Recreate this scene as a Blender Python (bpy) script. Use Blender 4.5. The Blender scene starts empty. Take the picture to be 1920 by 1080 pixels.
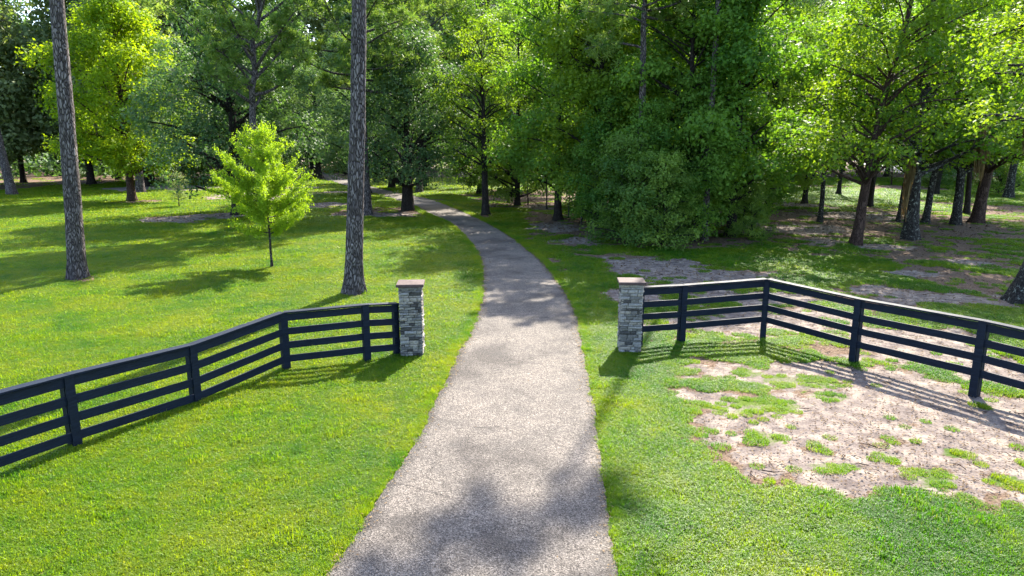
import bpy, math, random
import numpy as np
from mathutils import Vector, Matrix

sc = bpy.context.scene
COL = sc.collection
R = math.radians
PITCH = R(11.8); CAMH = 4.95; FPX = 1280.0

# ------------------------------------------------------------------ camera, sky, sun
cd = bpy.data.cameras.new('camera'); cam = bpy.data.objects.new('camera', cd); COL.objects.link(cam)
cam.location = (0, 0, CAMH); cam.rotation_euler = (R(90) - PITCH, 0, 0)
cd.sensor_width = 36; cd.lens = 24; cd.clip_start = .1; cd.clip_end = 4000
sc.camera = cam
SUN_EL = R(42); SUN_AZ = math.atan2(.36, 1.0)           # azimuth clockwise from +Y
w = bpy.data.worlds.new('World'); sc.world = w; w.use_nodes = True
nt = w.node_tree; nt.nodes.clear()
sky = nt.nodes.new('ShaderNodeTexSky'); sky.sky_type = 'NISHITA'; sky.sun_disc = False
sky.sun_elevation = SUN_EL; sky.sun_rotation = SUN_AZ; sky.air_density = .8; sky.dust_density = 1.6; sky.ozone_density = 1.5
bg = nt.nodes.new('ShaderNodeBackground'); bg.inputs[1].default_value = .15
wo = nt.nodes.new('ShaderNodeOutputWorld')
nt.links.new(sky.outputs[0], bg.inputs[0]); nt.links.new(bg.outputs[0], wo.inputs[0])
sd = bpy.data.lights.new('sun', 'SUN'); sd.energy = 4.3; sd.angle = R(.55); sd.color = (1, .93, .80)
sun = bpy.data.objects.new('sun', sd); COL.objects.link(sun)
S = Vector((math.sin(SUN_AZ) * math.cos(SUN_EL), math.cos(SUN_AZ) * math.cos(SUN_EL), math.sin(SUN_EL)))
sun.rotation_euler = (-S).to_track_quat('-Z', 'Y').to_euler()
vs = sc.view_settings; vs.view_transform = 'Standard'; vs.look = 'None'; vs.gamma = 1; vs.use_curve_mapping = False
vs.exposure = 2.25
sc.cycles.use_denoising = True
try: sc.cycles.denoising_prefilter = 'ACCURATE'
except Exception: pass
sc.cycles.max_bounces = 9; sc.cycles.diffuse_bounces = 6; sc.cycles.transmission_bounces = 6
sc.cycles.caustics_reflective = False; sc.cycles.caustics_refractive = False

# ------------------------------------------------------------------ helpers
def at(px, py, z=0.0):
    "point of the ground seen at a pixel of the 1920x1080 photograph"
    u = (px - 960) / FPX; v = (540 - py) / FPX
    d = Vector((u, math.cos(PITCH) + v * math.sin(PITCH), -math.sin(PITCH) + v * math.cos(PITCH)))
    t = (z - CAMH) / d.z
    return Vector((d.x * t, d.y * t, z))

def hat(px, py, Y):
    "height of the point seen at a pixel if it stands Y metres away"
    v = (540 - py) / FPX
    return CAMH + Y * (-math.sin(PITCH) + v * math.cos(PITCH)) / (math.cos(PITCH) + v * math.sin(PITCH))

def _hash(ix, iy, seed):
    h = (ix.astype(np.int64) * 374761393 + iy.astype(np.int64) * 668265263 + seed * 982451653) & 0x7fffffff
    h = ((h ^ (h >> 13)) * 1274126177) & 0x7fffffff
    return ((h ^ (h >> 16)) & 0xffff) / 65535.0

def vnoise(x, y, seed=0):
    x = np.asarray(x, float); y = np.asarray(y, float)
    ix = np.floor(x); iy = np.floor(y); fx = x - ix; fy = y - iy
    fx = fx * fx * (3 - 2 * fx); fy = fy * fy * (3 - 2 * fy)
    a = _hash(ix, iy, seed); b = _hash(ix + 1, iy, seed); c = _hash(ix, iy + 1, seed); d = _hash(ix + 1, iy + 1, seed)
    return (a * (1 - fx) + b * fx) * (1 - fy) + (c * (1 - fx) + d * fx) * fy

def fbm(x, y, sc_=1.0, octv=4, seed=0):
    s = 0; a = .5; t = 0
    for k in range(octv):
        s = s + a * vnoise(np.asarray(x) * sc_ + 17.3 * k, np.asarray(y) * sc_ - 9.1 * k, seed + k); t += a; a *= .5; sc_ *= 2.07
    return s / t

def np_mesh(name, V, F, mats=(), attrs=None, smooth=False, mi=None):
    "V (n,3); F list of int arrays, each (m,k)"
    me = bpy.data.meshes.new(name)
    V = np.asarray(V, np.float32)
    me.vertices.add(len(V)); me.vertices.foreach_set('co', V.ravel())
    tot = np.concatenate([np.full(len(f), f.shape[1], np.int32) for f in F])
    loops = np.concatenate([np.asarray(f, np.int32).ravel() for f in F])
    me.loops.add(len(loops)); me.loops.foreach_set('vertex_index', loops)
    me.polygons.add(len(tot))
    start = np.concatenate([[0], np.cumsum(tot)[:-1]]).astype(np.int32)
    me.polygons.foreach_set('loop_start', start)
    try: me.polygons.foreach_set('loop_total', tot)
    except Exception: pass
    me.polygons.foreach_set('use_smooth', np.full(len(tot), smooth, bool))
    for m in mats: me.materials.append(m)
    if mi is not None: me.polygons.foreach_set('material_index', np.asarray(mi, np.int32))
    for k, v in (attrs or {}).items():
        a = me.attributes.new(k, 'FLOAT', 'POINT'); a.data.foreach_set('value', np.asarray(v, np.float32))
    me.update(calc_edges=True); me.validate()
    return me

def obj(name, me, parent=None, loc=(0, 0, 0), rot=(0, 0, 0), scl=(1, 1, 1)):
    o = bpy.data.objects.new(name, me); COL.objects.link(o)
    o.location = loc; o.rotation_euler = rot; o.scale = scl
    if parent: o.parent = parent
    return o

def thing(name, label, cat, loc=(0, 0, 0), rz=0, group=None, scl=(1, 1, 1)):
    o = obj(name, None, None, loc, (0, 0, rz), scl); o.empty_display_size = .3
    o['label'] = label; o['category'] = cat
    if group: o['group'] = group
    return o

class MB:
    "collects shapes into one mesh"
    def __init__(s): s.V = []; s.F4 = []; s.F3 = []; s.n = 0; s.A = []
    def add(s, V, F4=None, F3=None, a=0.0):
        V = np.asarray(V, float)
        if F4 is not None and len(F4): s.F4.append(np.asarray(F4, int) + s.n)
        if F3 is not None and len(F3): s.F3.append(np.asarray(F3, int) + s.n)
        s.V.append(V); s.A.append(np.full(len(V), a) if np.isscalar(a) else np.asarray(a)); s.n += len(V)
    def tube(s, P, rad, sides=8, cap=True, wob=0.0, rng=None):
        P = np.asarray(P, float); rad = np.asarray(rad, float); n = len(P)
        T = np.gradient(P, axis=0); T /= np.linalg.norm(T, axis=1)[:, None] + 1e-9
        ref = np.array([1.0, 0, 0]) if abs(T[0][0]) < .8 else np.array([0, 1.0, 0])
        A = np.cross(T, ref); A /= np.linalg.norm(A, axis=1)[:, None]; B = np.cross(T, A)
        th = np.arange(sides) * 2 * np.pi / sides
        rr = rad[:, None] * np.ones(sides)[None]
        if wob and rng is not None: rr = rr * (1 + wob * (rng.random(rr.shape) - .5))
        V = P[:, None] + rr[..., None] * (np.cos(th)[None, :, None] * A[:, None] + np.sin(th)[None, :, None] * B[:, None])
        i = np.arange(n - 1)[:, None] * sides; j = np.arange(sides)[None]; k = (j + 1) % sides
        F = np.stack([i + j, i + k, i + sides + k, i + sides + j], -1).reshape(-1, 4)
        s.add(V.reshape(-1, 3), F)
    def box(s, c, size, M=None, jit=0, rng=None):
        x, y, z = np.array(size) / 2
        V = np.array([[-x, -y, -z], [x, -y, -z], [x, y, -z], [-x, y, -z], [-x, -y, z], [x, -y, z], [x, y, z], [-x, y, z]])
        if M is not None: V = V @ np.array(M).T
        s.add(V + np.array(c), [[0, 3, 2, 1], [4, 5, 6, 7], [0, 1, 5, 4], [1, 2, 6, 5], [2, 3, 7, 6], [3, 0, 4, 7]])
    def mesh(s, name, mats=(), smooth=False, attr=None):
        F = []
        if s.F4: F.append(np.concatenate(s.F4))
        if s.F3: F.append(np.concatenate(s.F3))
        return np_mesh(name, np.concatenate(s.V), F, mats, {attr: np.concatenate(s.A)} if attr else None, smooth)

# ------------------------------------------------------------------ materials
def mat(name):
    m = bpy.data.materials.new(name); m.use_nodes = True; n = m.node_tree; n.nodes.clear()
    return m, n
def N(n, t, **kw):
    x = n.nodes.new(t)
    for k, v in kw.items():
        if k.startswith('i_'):
            key = k[2:]; key = int(key) if key.isdigit() else key.replace('_', ' ')
            x.inputs[key].default_value = v
        else: setattr(x, k, v)
    return x
def L(n, a, b): n.links.new(a, b)
def ramp(n, fac, stops, interp='LINEAR'):
    r = N(n, 'ShaderNodeValToRGB'); r.color_ramp.interpolation = interp
    e = r.color_ramp.elements
    while len(e) < len(stops): e.new(.5)
    for i, (p, c) in enumerate(stops):
        e[i].position = p; e[i].color = (c[0], c[1], c[2], 1) if not np.isscalar(c) else (c, c, c, 1)
    if fac is not None: L(n, fac, r.inputs[0])
    return r.outputs[0]
def mixc(n, f, a, b, mode='MIX'):
    x = N(n, 'ShaderNodeMix', data_type='RGBA', blend_type=mode)
    for s_, v in ((0, f), (6, a), (7, b)):
        if isinstance(v, bpy.types.NodeSocket): L(n, v, x.inputs[s_])
        elif np.isscalar(v): x.inputs[s_].default_value = v
        else: x.inputs[s_].default_value = (v[0], v[1], v[2], 1)
    return x.outputs[2]
def math_(n, op, a, b=None, c=None, clamp=False):
    x = N(n, 'ShaderNodeMath', operation=op, use_clamp=clamp)
    for i, v in enumerate((a, b, c)):
        if v is None: continue
        if isinstance(v, bpy.types.NodeSocket): L(n, v, x.inputs[i])
        else: x.inputs[i].default_value = v
    return x.outputs[0]
def noise(n, vec, scale, detail=4, rough=.55, out=0):
    x = N(n, 'ShaderNodeTexNoise'); x.inputs['Scale'].default_value = scale; x.inputs['Detail'].default_value = detail
    x.inputs['Roughness'].default_value = rough
    if vec is not None: L(n, vec, x.inputs['Vector'])
    return x.outputs[out]
def scalev(n, vec, s_):
    x = N(n, 'ShaderNodeMapping'); x.inputs['Scale'].default_value = s_; L(n, vec, x.inputs[0]); return x.outputs[0]
def principled(n, col, rough=.8, bump=None, strength=.4, dist=.02, spec=.3):
    p = N(n, 'ShaderNodeBsdfPrincipled')
    if isinstance(col, bpy.types.NodeSocket): L(n, col, p.inputs['Base Color'])
    else: p.inputs['Base Color'].default_value = (*col, 1)
    if isinstance(rough, bpy.types.NodeSocket): L(n, rough, p.inputs['Roughness'])
    else: p.inputs['Roughness'].default_value = rough
    p.inputs['Specular IOR Level'].default_value = spec
    if bump is not None:
        b = N(n, 'ShaderNodeBump'); b.inputs['Strength'].default_value = strength; b.inputs['Distance'].default_value = dist
        L(n, bump, b.inputs['Height']); L(n, b.outputs[0], p.inputs['Normal'])
    o = N(n, 'ShaderNodeOutputMaterial'); L(n, p.outputs[0], o.inputs[0]); return p

def leaf_mat(name, dark, light, trans=(1.5, 1.6, .6), tf=.45, rough=.6, spec=.22):
    m, n = mat(name)
    a = N(n, 'ShaderNodeAttribute', attribute_name='tint')
    oi = N(n, 'ShaderNodeObjectInfo')
    f = math_(n, 'ADD', a.outputs['Fac'], math_(n, 'MULTIPLY', math_(n, 'SUBTRACT', oi.outputs['Random'], .5), .6), clamp=True)
    c = ramp(n, f, [(0, dark), (1, light)])
    p = N(n, 'ShaderNodeBsdfPrincipled'); L(n, c, p.inputs['Base Color'])
    p.inputs['Roughness'].default_value = rough; p.inputs['Specular IOR Level'].default_value = spec
    t = N(n, 'ShaderNodeBsdfTranslucent'); tc = mixc(n, 1.0, c, trans, 'MULTIPLY'); L(n, tc, t.inputs[0])
    x = N(n, 'ShaderNodeMixShader'); x.inputs[0].default_value = tf
    L(n, p.outputs[0], x.inputs[1]); L(n, t.outputs[0], x.inputs[2])
    o = N(n, 'ShaderNodeOutputMaterial'); L(n, x.outputs[0], o.inputs[0])
    return m

#L
LEAF = {
 'lime':   leaf_mat('leaf_lime', (.075, .165, .008), (.25, .35, .014), (1.8, 1.6, .5), .55),
 'yellow': leaf_mat('leaf_young', (0.128, 0.230, 0.011), (0.297, 0.405, 0.022), (1.6, 1.6, .5), .5),
 'oak':    leaf_mat('leaf_oak', (0.047, 0.097, 0.037), (0.149, 0.222, 0.084), (1.5, 1.7, .6), .35),
 'forest': leaf_mat('leaf_forest', (0.050, 0.132, 0.020), (0.174, 0.293, 0.038), (1.7, 1.7, .4), .45),
 'fresh':  leaf_mat('leaf_fresh', (0.054, 0.127, 0.012), (0.186, 0.275, 0.026), (1.8, 1.7, .4), .5),
 'grey':   leaf_mat('leaf_grey', (0.079, 0.121, 0.041), (0.242, 0.280, 0.121), (1.4, 1.5, .6), .38),
 'bush':   leaf_mat('leaf_bush', (0.053, 0.121, 0.023), (0.185, 0.272, 0.042), (1.6, 1.7, .5), .4),
 'needle': leaf_mat('pine_needles', (0.065, 0.138, 0.026), (0.244, 0.324, 0.073), (1.5, 1.5, .6), .4, .5),
 'gold':   leaf_mat('leaf_gold', (.22, .19, .012), (.38, .32, .03), (1.3, 1.2, .5), .4),
 'moss':   leaf_mat('hanging_moss', (.13, .09, .04), (.26, .20, .10), (1.3, 1.1, .8), .4, .9, .05),
 'grass':  None, 'straw': leaf_mat('dry_leaf', (.06, .033, .018), (.24, .17, .09), (1, 1, 1), .1, .8, .1),
}

def bark(name, furrow, plate_a, plate_b, sx=14, sz=.28, lichen=0.0, gap=.12, disp=.03):
    m, n = mat(name)
    tc = N(n, 'ShaderNodeTexCoord'); v = scalev(n, tc.outputs['Object'], (1, 1, sz))
    nz = N(n, 'ShaderNodeTexNoise'); nz.inputs['Scale'].default_value = 6; L(n, v, nz.inputs['Vector'])
    ad = N(n, 'ShaderNodeVectorMath', operation='MULTIPLY_ADD'); L(n, nz.outputs['Color'], ad.inputs[0])
    ad.inputs[1].default_value = (.14, .14, .14); L(n, v, ad.inputs[2])
    e = N(n, 'ShaderNodeTexVoronoi', feature='DISTANCE_TO_EDGE'); e.inputs['Scale'].default_value = sx; L(n, ad.outputs[0], e.inputs['Vector'])
    c = N(n, 'ShaderNodeTexVoronoi'); c.inputs['Scale'].default_value = sx; L(n, ad.outputs[0], c.inputs['Vector'])
    sp = N(n, 'ShaderNodeSeparateColor'); L(n, c.outputs['Color'], sp.inputs[0])
    pl = ramp(n, sp.outputs[0], [(0, plate_a), (1, plate_b)])
    edge = ramp(n, e.outputs[0], [(.01, 0.0), (gap, 1.0)])
    fine = noise(n, v, 40, 5, .7)
    pl = mixc(n, math_(n, 'MULTIPLY', fine, .7), pl, tuple(x * .45 for x in plate_a))
    big = noise(n, tc.outputs['Object'], .9, 3)
    col = mixc(n, edge, furrow, pl)
    col = mixc(n, ramp(n, big, [(.4, .0), (.65, .45)]), col, tuple(x * .6 for x in plate_a))
    if lichen:
        ln = noise(n, tc.outputs['Object'], 7, 5, .75)
        col = mixc(n, ramp(n, ln, [(.66 - .1 * lichen, 0.0), (.70 - .1 * lichen, .85)]), col, (.24, .25, .21))
    h = math_(n, 'ADD', edge, math_(n, 'MULTIPLY', fine, .4))
    principled(n, col, .9, h, .9, disp, .15)
    return m
BARK = {
 'pine': bark('pine_bark', (.02, .016, .015), (.11, .088, .084), (.40, .345, .33), 18, .24, gap=.20, disp=.05),
 'oak': bark('oak_bark', (.010, .008, .007), (.035, .028, .024), (.085, .072, .062), 22, .18, gap=.2),
 'lichen': bark('lichened_bark', (.012, .010, .009), (.045, .038, .033), (.10, .09, .08), 20, .2, 1.0, gap=.2),
 'brown': bark('brown_bark', (.015, .008, .006), (.07, .04, .03), (.14, .09, .07), 16, .22),
}

# ------------------------------------------------------------------ road outline (metres) from its edges
LE = [(592, 329), (604, 336), (655.6, 350), (693, 359), (737, 373), (778, 387.5), (800, 401), (841, 417), (861, 436), (880, 456), (895, 476), (901.5, 491),
      (904, 519), (903.5, 556), (899, 586), (879.6, 631), (855.5, 670), (834, 718), (805, 780), (770, 847), (722, 914), (681, 983), (628, 1074)]
RE = [(600, 321), (640, 333), (662, 339), (691, 348.5), (719, 355.6), (755, 363), (799, 372), (835, 382.5), (872.5, 397.5), (902, 411), (940, 431), (966, 448), (991, 469),
      (1009, 482), (1037, 516), (1062, 548), (1074.5, 578.5), (1082, 600), (1094, 670), (1108, 728), (1117, 780), (1128, 858), (1137.5, 967.5), (1155, 1077)]
def resample(P, n, power=1.0):
    P = np.array([(p[0], p[1]) for p in P]); d = np.concatenate([[0], np.cumsum(np.linalg.norm(np.diff(P, axis=0), axis=1))])
    # smooth through the points with a cardinal spline sampled on distance
    t = np.linspace(0, d[-1], n)
    X = np.interp(t, d, P[:, 0]); Y = np.interp(t, d, P[:, 1])
    k = np.ones(9) / 9
    Xs = np.convolve(np.pad(X, 4, 'edge'), k, 'valid'); Ys = np.convolve(np.pad(Y, 4, 'edge'), k, 'valid')
    return np.stack([Xs, Ys], 1)
Lp = [at(*p) for p in LE] + [Vector((-3.3, 4.2, 0)), Vector((-5.5, 1.0, 0)), Vector((-9, -3, 0)), Vector((-16, -7, 0))]
Rp = [at(*p) for p in RE] + [Vector((1.5, 4.2, 0)), Vector((3.6, 1.0, 0)), Vector((7, -3, 0)), Vector((14, -7, 0))]
Lp = resample(Lp, 700); Rp = resample(Rp, 700)
rs = np.random.default_rng(4)
def jag(P, s):
    T = np.gradient(P, axis=0); Nn = np.stack([-T[:, 1], T[:, 0]], 1); Nn /= np.linalg.norm(Nn, axis=1)[:, None]
    k = (fbm(np.arange(len(P)) * .35, np.zeros(len(P)), 1, 4, s) - .5) * .08 + (np.random.default_rng(s).random(len(P)) - .5) * .05
    return P + Nn * k[:, None]
Lp = jag(Lp, 3); Rp = jag(Rp, 8)
ROAD = np.concatenate([Lp, Rp[::-1]])
def inside(poly, x, y):
    x = np.asarray(x, float); y = np.asarray(y, float); r = np.zeros(x.shape, bool)
    sel = (x > poly[:, 0].min()) & (x < poly[:, 0].max()) & (y > poly[:, 1].min()) & (y < poly[:, 1].max())
    xs = x[sel]; ys = y[sel]; c = np.zeros(xs.shape, bool)
    x1, y1 = poly[:, 0], poly[:, 1]; x2, y2 = np.roll(x1, -1), np.roll(y1, -1)
    for a, b, c2, d in zip(x1, y1, x2, y2):
        if b == d: continue
        c ^= ((b > ys) != (d > ys)) & (xs < (c2 - a) * (ys - b) / (d - b) + a)
    r[sel] = c; return r

# ------------------------------------------------------------------ what grows or lies where
def blobs(x, y, lst):
    m = np.full(np.shape(x), -9.0)
    for px, py, rx, ry, *wgt in lst:
        c = at(px, py); ex = (at(px + rx, py) - c).length; ey = (at(px, py - ry) - at(px, py + ry)).length / 2
        q = 1 - np.sqrt(((x - c.x) / ex) ** 2 + ((y - c.y) / ey) ** 2)
        m = np.maximum(m, q + (wgt[0] if wgt else 0))
    return m
SAND = [(1400, 700, 95, 20), (1400, 800, 100, 30, -.12), (1330, 745, 70, 16, -.15), (1480, 703, 150, 26), (1640, 715, 170, 36), (1800, 785, 240, 66), (1930, 820, 200, 90), (1570, 790, 165, 46), (1470, 865, 95, 30), (1620, 895, 160, 36), (1850, 880, 190, 55),
        (1240, 500, 100, 18), (1330, 522, 140, 15), (1180, 548, 50, 9), (1210, 562, 45, 10), (1420, 560, 120, 16), (1340, 610, 130, 22), (1500, 600, 110, 22), (1690, 640, 150, 28),
        (1720, 560, 90, 10), (1660, 545, 70, 9), (1850, 565, 60, 14), (1880, 700, 110, 26), (1810, 493, 40, 5), (1650, 462, 60, 6), (1700, 512, 50, 5),
        (310, 352, 130, 5.5), (450, 366, 80, 6), (330, 412, 70, 5), (400, 405, 70, 5), (610, 385, 50, 5), (700, 402, 90, 5), (640, 360, 60, 3), (560, 352, 50, 3), (500, 372, 50, 4),
        (1040, 425, 55, 9), (1090, 450, 60, 7), (1010, 388, 50, 5), (1500, 430, 90, 10), (1560, 455, 60, 7), (1480, 385, 90, 5), (1620, 405, 100, 8)]
UNSAND = [(1500, 716, 80, 12), (1420, 762, 85, 14), (1440, 822, 44, 14), (1555, 878, 65, 9), (1668, 860, 34, 9), (1745, 897, 55, 17), (1400, 700, 30, 8), (1790, 852, 26, 7), (1560, 745, 35, 8), (1890, 905, 40, 12)]
LITTER = [(146, 526, 34, 6), (664, 552, 34, 7), (510, 503, 16, 4, -.2), (248, 379, 30, 4), (449, 404, 40, 6), (765, 398, 45, 6), (911, 404, 20, 4), (488, 434, 25, 5), (1010, 368, 170, 22), (1060, 415, 100, 40), (1150, 440, 120, 26), (1280, 452, 170, 20), (1450, 420, 180, 40), (1600, 420, 200, 42), (1780, 420, 170, 40), (1900, 395, 130, 24),
          (1380, 745, 80, 28), (1340, 700, 50, 14), (1460, 905, 90, 20), (1400, 860, 60, 28), (1290, 618, 60, 16), (1580, 655, 130, 20), (1820, 520, 120, 26), (1740, 480, 150, 20),
          (1030, 488, 24, 4), (1060, 504, 18, 4), (170, 336, 260, 12), (430, 330, 200, 9), (40, 350, 90, 9), (700, 396, 90, 8), (780, 402, 60, 6), (250, 380, 50, 5), (450, 400, 40, 5),
          (1540, 350, 70, 4), (1690, 352, 130, 6), (600, 305, 60, 4), (1190, 560, 60, 16), (1640, 560, 120, 26)]
def masks(x, y):
    x = np.asarray(x, float); y = np.asarray(y, float)
    n1 = fbm(x, y, .9, 5, 11) - .5; n2 = fbm(x, y, 3.3, 4, 21) - .5; n3 = fbm(x, y, .25, 3, 31) - .5
    b = blobs(x, y, SAND) + .06; u = blobs(x, y, UNSAND)
    n4 = fbm(x, y, 8.0, 3, 61) - .5
    s = b * 1.1 + n1 * 1.5 + n2 * 1.5 + n4 * .9 - .02
    s = np.minimum(s, -u * 1.6 + n2 * 2.0 + n4 * 2.0 + .14)
    sand = np.clip(s * 1.5 + .38, 0, 1)
    sand = np.where((u > -.35) & (b > -.05), np.maximum(sand, .47 + n2 * .5), sand)
    l = np.maximum(blobs(x, y, LITTER) * 1.4, b * 1.0 + .28) + n1 * 2.0 + n2 * 1.3 + n4 * .6 + .02
    l = np.where(u > -.25, l - (u + .25) * 3, l)
    lit = np.clip(l * 2 + .3, 0, 1)
    woods = np.clip((y - 100) / 12, 0, 1)
    rightwood = np.clip((y - 34 - np.abs(x - 10) * .2) / 5, 0, 1) * np.clip((x - 2) / 3, 0, 1) * np.clip((55 - y) / 4, 0, 1)
    lit = np.maximum(lit, np.clip(np.maximum(woods, rightwood) * .85 + n1 * 1.2, 0, 1))
    return sand, lit
def gz(x, y):
    return (fbm(x, y, .12, 2, 5) - .5) * .10

# ------------------------------------------------------------------ ground sheet
def ground():
    ys = [-60.0]
    while ys[-1] < 1500:
        y = ys[-1]
        st = .0074 * max(y, 8.0) if y >= 4 else max(.06, min(3.0, (4 - y) * .12))
        ys.append(y + max(st, .055))
    ys = np.array(ys)
    u0 = np.arange(-.92, .9201, .0078)
    ext = .92 * 1.075 ** np.arange(1, 46)
    us = np.concatenate([-ext[::-1], u0, ext])
    Y, U = np.meshgrid(ys, us, indexing='ij')
    X = U * (np.maximum(Y, 0) + 3 + np.maximum(-Y, 0) * .4)
    sand, lit = masks(X, Y)
    road = inside(ROAD, X, Y)
    sand[road] = 0; lit[road] *= .4
    near = np.clip(1 - Y / 60, 0, 1)
    Z = gz(X, Y) + near * (fbm(X, Y, 2.2, 4, 41) - .5) * (.018 + .05 * np.maximum(sand, lit) * (1 - .4 * sand)) - .035 * road
    nr, nc = X.shape
    i = np.arange(nr - 1)[:, None] * nc + np.arange(nc - 1)[None]
    F = np.stack([i, i + 1, i + nc + 1, i + nc], -1).reshape(-1, 4)
    m, n = mat('lawn_and_soil')
    g = N(n, 'ShaderNodeNewGeometry'); pos = g.outputs['Position']
    a1 = N(n, 'ShaderNodeAttribute', attribute_name='sand'); a2 = N(n, 'ShaderNodeAttribute', attribute_name='litter')
    n_lo = noise(n, pos, .35, 4); n_mid = noise(n, pos, 2.5, 5, .65); n_hi = noise(n, pos, 22, 5, .7); n_vhi = noise(n, pos, 90, 3, .7)
    grass = ramp(n, n_lo, [(.3, (.05, .10, .006)), (.7, (.10, .15, .007))])
    grass = mixc(n, ramp(n, n_hi, [(.35, .65), (.6, 0.0)]), grass, (.035, .05, .012))
    sandc = ramp(n, n_mid, [(.36, (.10, .080, .073)), (.50, (.178, .146, .128)), (.66, (.30, .25, .198))])
    sandc = mixc(n, ramp(n, n_hi, [(.52, 0.0), (.64, .65)]), sandc, (.075, .055, .045))
    sandc = mixc(n, ramp(n, n_vhi, [(.62, 0.0), (.7, .6)]), sandc, (.05, .038, .03))
    litc = ramp(n, n_hi, [(.3, (.04, .027, .02)), (.5, (.105, .072, .050)), (.7, (.24, .18, .125))])
    litc = mixc(n, ramp(n, n_mid, [(.4, .0), (.7, .5)]), litc, (.15, .085, .058))
    fl = math_(n, 'ADD', a2.outputs['Fac'], math_(n, 'MULTIPLY', math_(n, 'SUBTRACT', n_hi, .5), 1.2))
    c = mixc(n, ramp(n, fl, [(.35, 0.0), (.65, 1.0)]), grass, litc)
    fs = math_(n, 'ADD', a1.outputs['Fac'], math_(n, 'MULTIPLY', math_(n, 'SUBTRACT', n_hi, .5), .9))
    c = mixc(n, ramp(n, fs, [(.38, 0.0), (.6, 1.0)]), c, sandc)
    h = math_(n, 'ADD', n_hi, math_(n, 'MULTIPLY', n_vhi, .5))
    principled(n, c, .95, h, .6, .03, .1)
    me = np_mesh('ground', np.stack([X, Y, Z], -1).reshape(-1, 3), [F], [m], {'sand': sand.ravel(), 'litter': lit.ravel()}, True)
    o = obj('ground', me); o['kind'] = 'structure'
    o['label'] = 'lawn, sandy soil and leaf covered ground of the yard'
ground()

# ------------------------------------------------------------------ driveway
def road():
    n = len(Lp); k = 13; t = np.linspace(0, 1, k)
    P = Lp[:, None] * (1 - t)[None, :, None] + Rp[:, None] * t[None, :, None]
    X, Y = P[..., 0], P[..., 1]
    Z = gz(X, Y) + .022 + .02 * (1 - (2 * t - 1) ** 2)[None]
    V = np.stack([X, Y, Z], -1).reshape(-1, 3)
    i = np.arange(n - 1)[:, None] * k + np.arange(k - 1)[None]
    F = np.stack([i, i + k, i + k + 1, i + 1], -1).reshape(-1, 4)
    # skirts
    lo = np.stack([X[:, [0, -1]], Y[:, [0, -1]], Z[:, [0, -1]] - .12], -1).reshape(-1, 3); b = len(V); j = np.arange(n - 1)
    S1 = np.stack([j * k, b + 2 * j, b + 2 * j + 2, (j + 1) * k], 1); S2 = np.stack([j * k + k - 1, (j + 1) * k + k - 1, b + 2 * j + 3, b + 2 * j + 1], 1)
    edge = np.abs(2 * np.tile(t, n) - 1); e2 = np.ones(2 * n)
    m, nn = mat('old_asphalt')
    g = N(nn, 'ShaderNodeNewGeometry'); pos = g.outputs['Position']
    ea = N(nn, 'ShaderNodeAttribute', attribute_name='edge')
    lo_ = noise(nn, pos, .55, 5, .6); mid = noise(nn, pos, 2.0, 5, .7)
    vo = N(nn, 'ShaderNodeTexVoronoi'); vo.inputs['Scale'].default_value = 62; L(nn, pos, vo.inputs['Vector'])
    sp = N(nn, 'ShaderNodeSeparateColor'); L(nn, vo.outputs['Color'], sp.inputs[0])
    stone = ramp(nn, sp.outputs[0], [(.0, (.035, .031, .028)), (.3, (.088, .079, .071)), (.75, (.148, .134, .119)), (1, (.24, .22, .20))])
    big = ramp(nn, lo_, [(.36, (.52, .49, .48)), (.47, (.88, .84, .81)), (.66, (1.18, 1.11, 1.05))])
    c = mixc(nn, 1.0, stone, big, 'MULTIPLY')
    c = mixc(nn, ramp(nn, mid, [(.50, 0.0), (.70, .55)]), c, (.05, .045, .042))
    c = mixc(nn, ramp(nn, math_(nn, 'ADD', ea.outputs['Fac'], math_(nn, 'MULTIPLY', mid, .45)), [(1.1, 0.0), (1.26, .5)]), c, (.13, .09, .068))
    ck = N(nn, 'ShaderNodeTexVoronoi', feature='DISTANCE_TO_EDGE'); ck.inputs['Scale'].default_value = .33
    wv = N(nn, 'ShaderNodeVectorMath', operation='MULTIPLY_ADD'); nz = N(nn, 'ShaderNodeTexNoise'); nz.inputs['Scale'].default_value = 1.6; nz.inputs['Detail'].default_value = 6
    L(nn, pos, nz.inputs['Vector']); L(nn, nz.outputs['Color'], wv.inputs[0]); wv.inputs[1].default_value = (1.2, 1.2, 0); L(nn, pos, wv.inputs[2]); L(nn, wv.outputs[0], ck.inputs['Vector'])
    cm = math_(nn, 'MULTIPLY', ramp(nn, ck.outputs[0], [(.001, .6), (.007, 0.0)]), ramp(nn, lo_, [(.44, 0.0), (.5, 1.0)]))
    c = mixc(nn, cm, c, (.02, .017, .016))
    h = math_(nn, 'ADD', vo.outputs['Distance'], math_(nn, 'MULTIPLY', mid, .6))
    principled(nn, c, .88, h, .7, .012, .25)
    me = np_mesh('driveway', np.concatenate([V, lo]), [F, S1, S2], [m], {'edge': np.concatenate([edge, e2])}, True)
    o = obj('driveway', me); o['kind'] = 'structure'; o['label'] = 'weathered grey asphalt driveway curving away between the pillars'
road()

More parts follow.
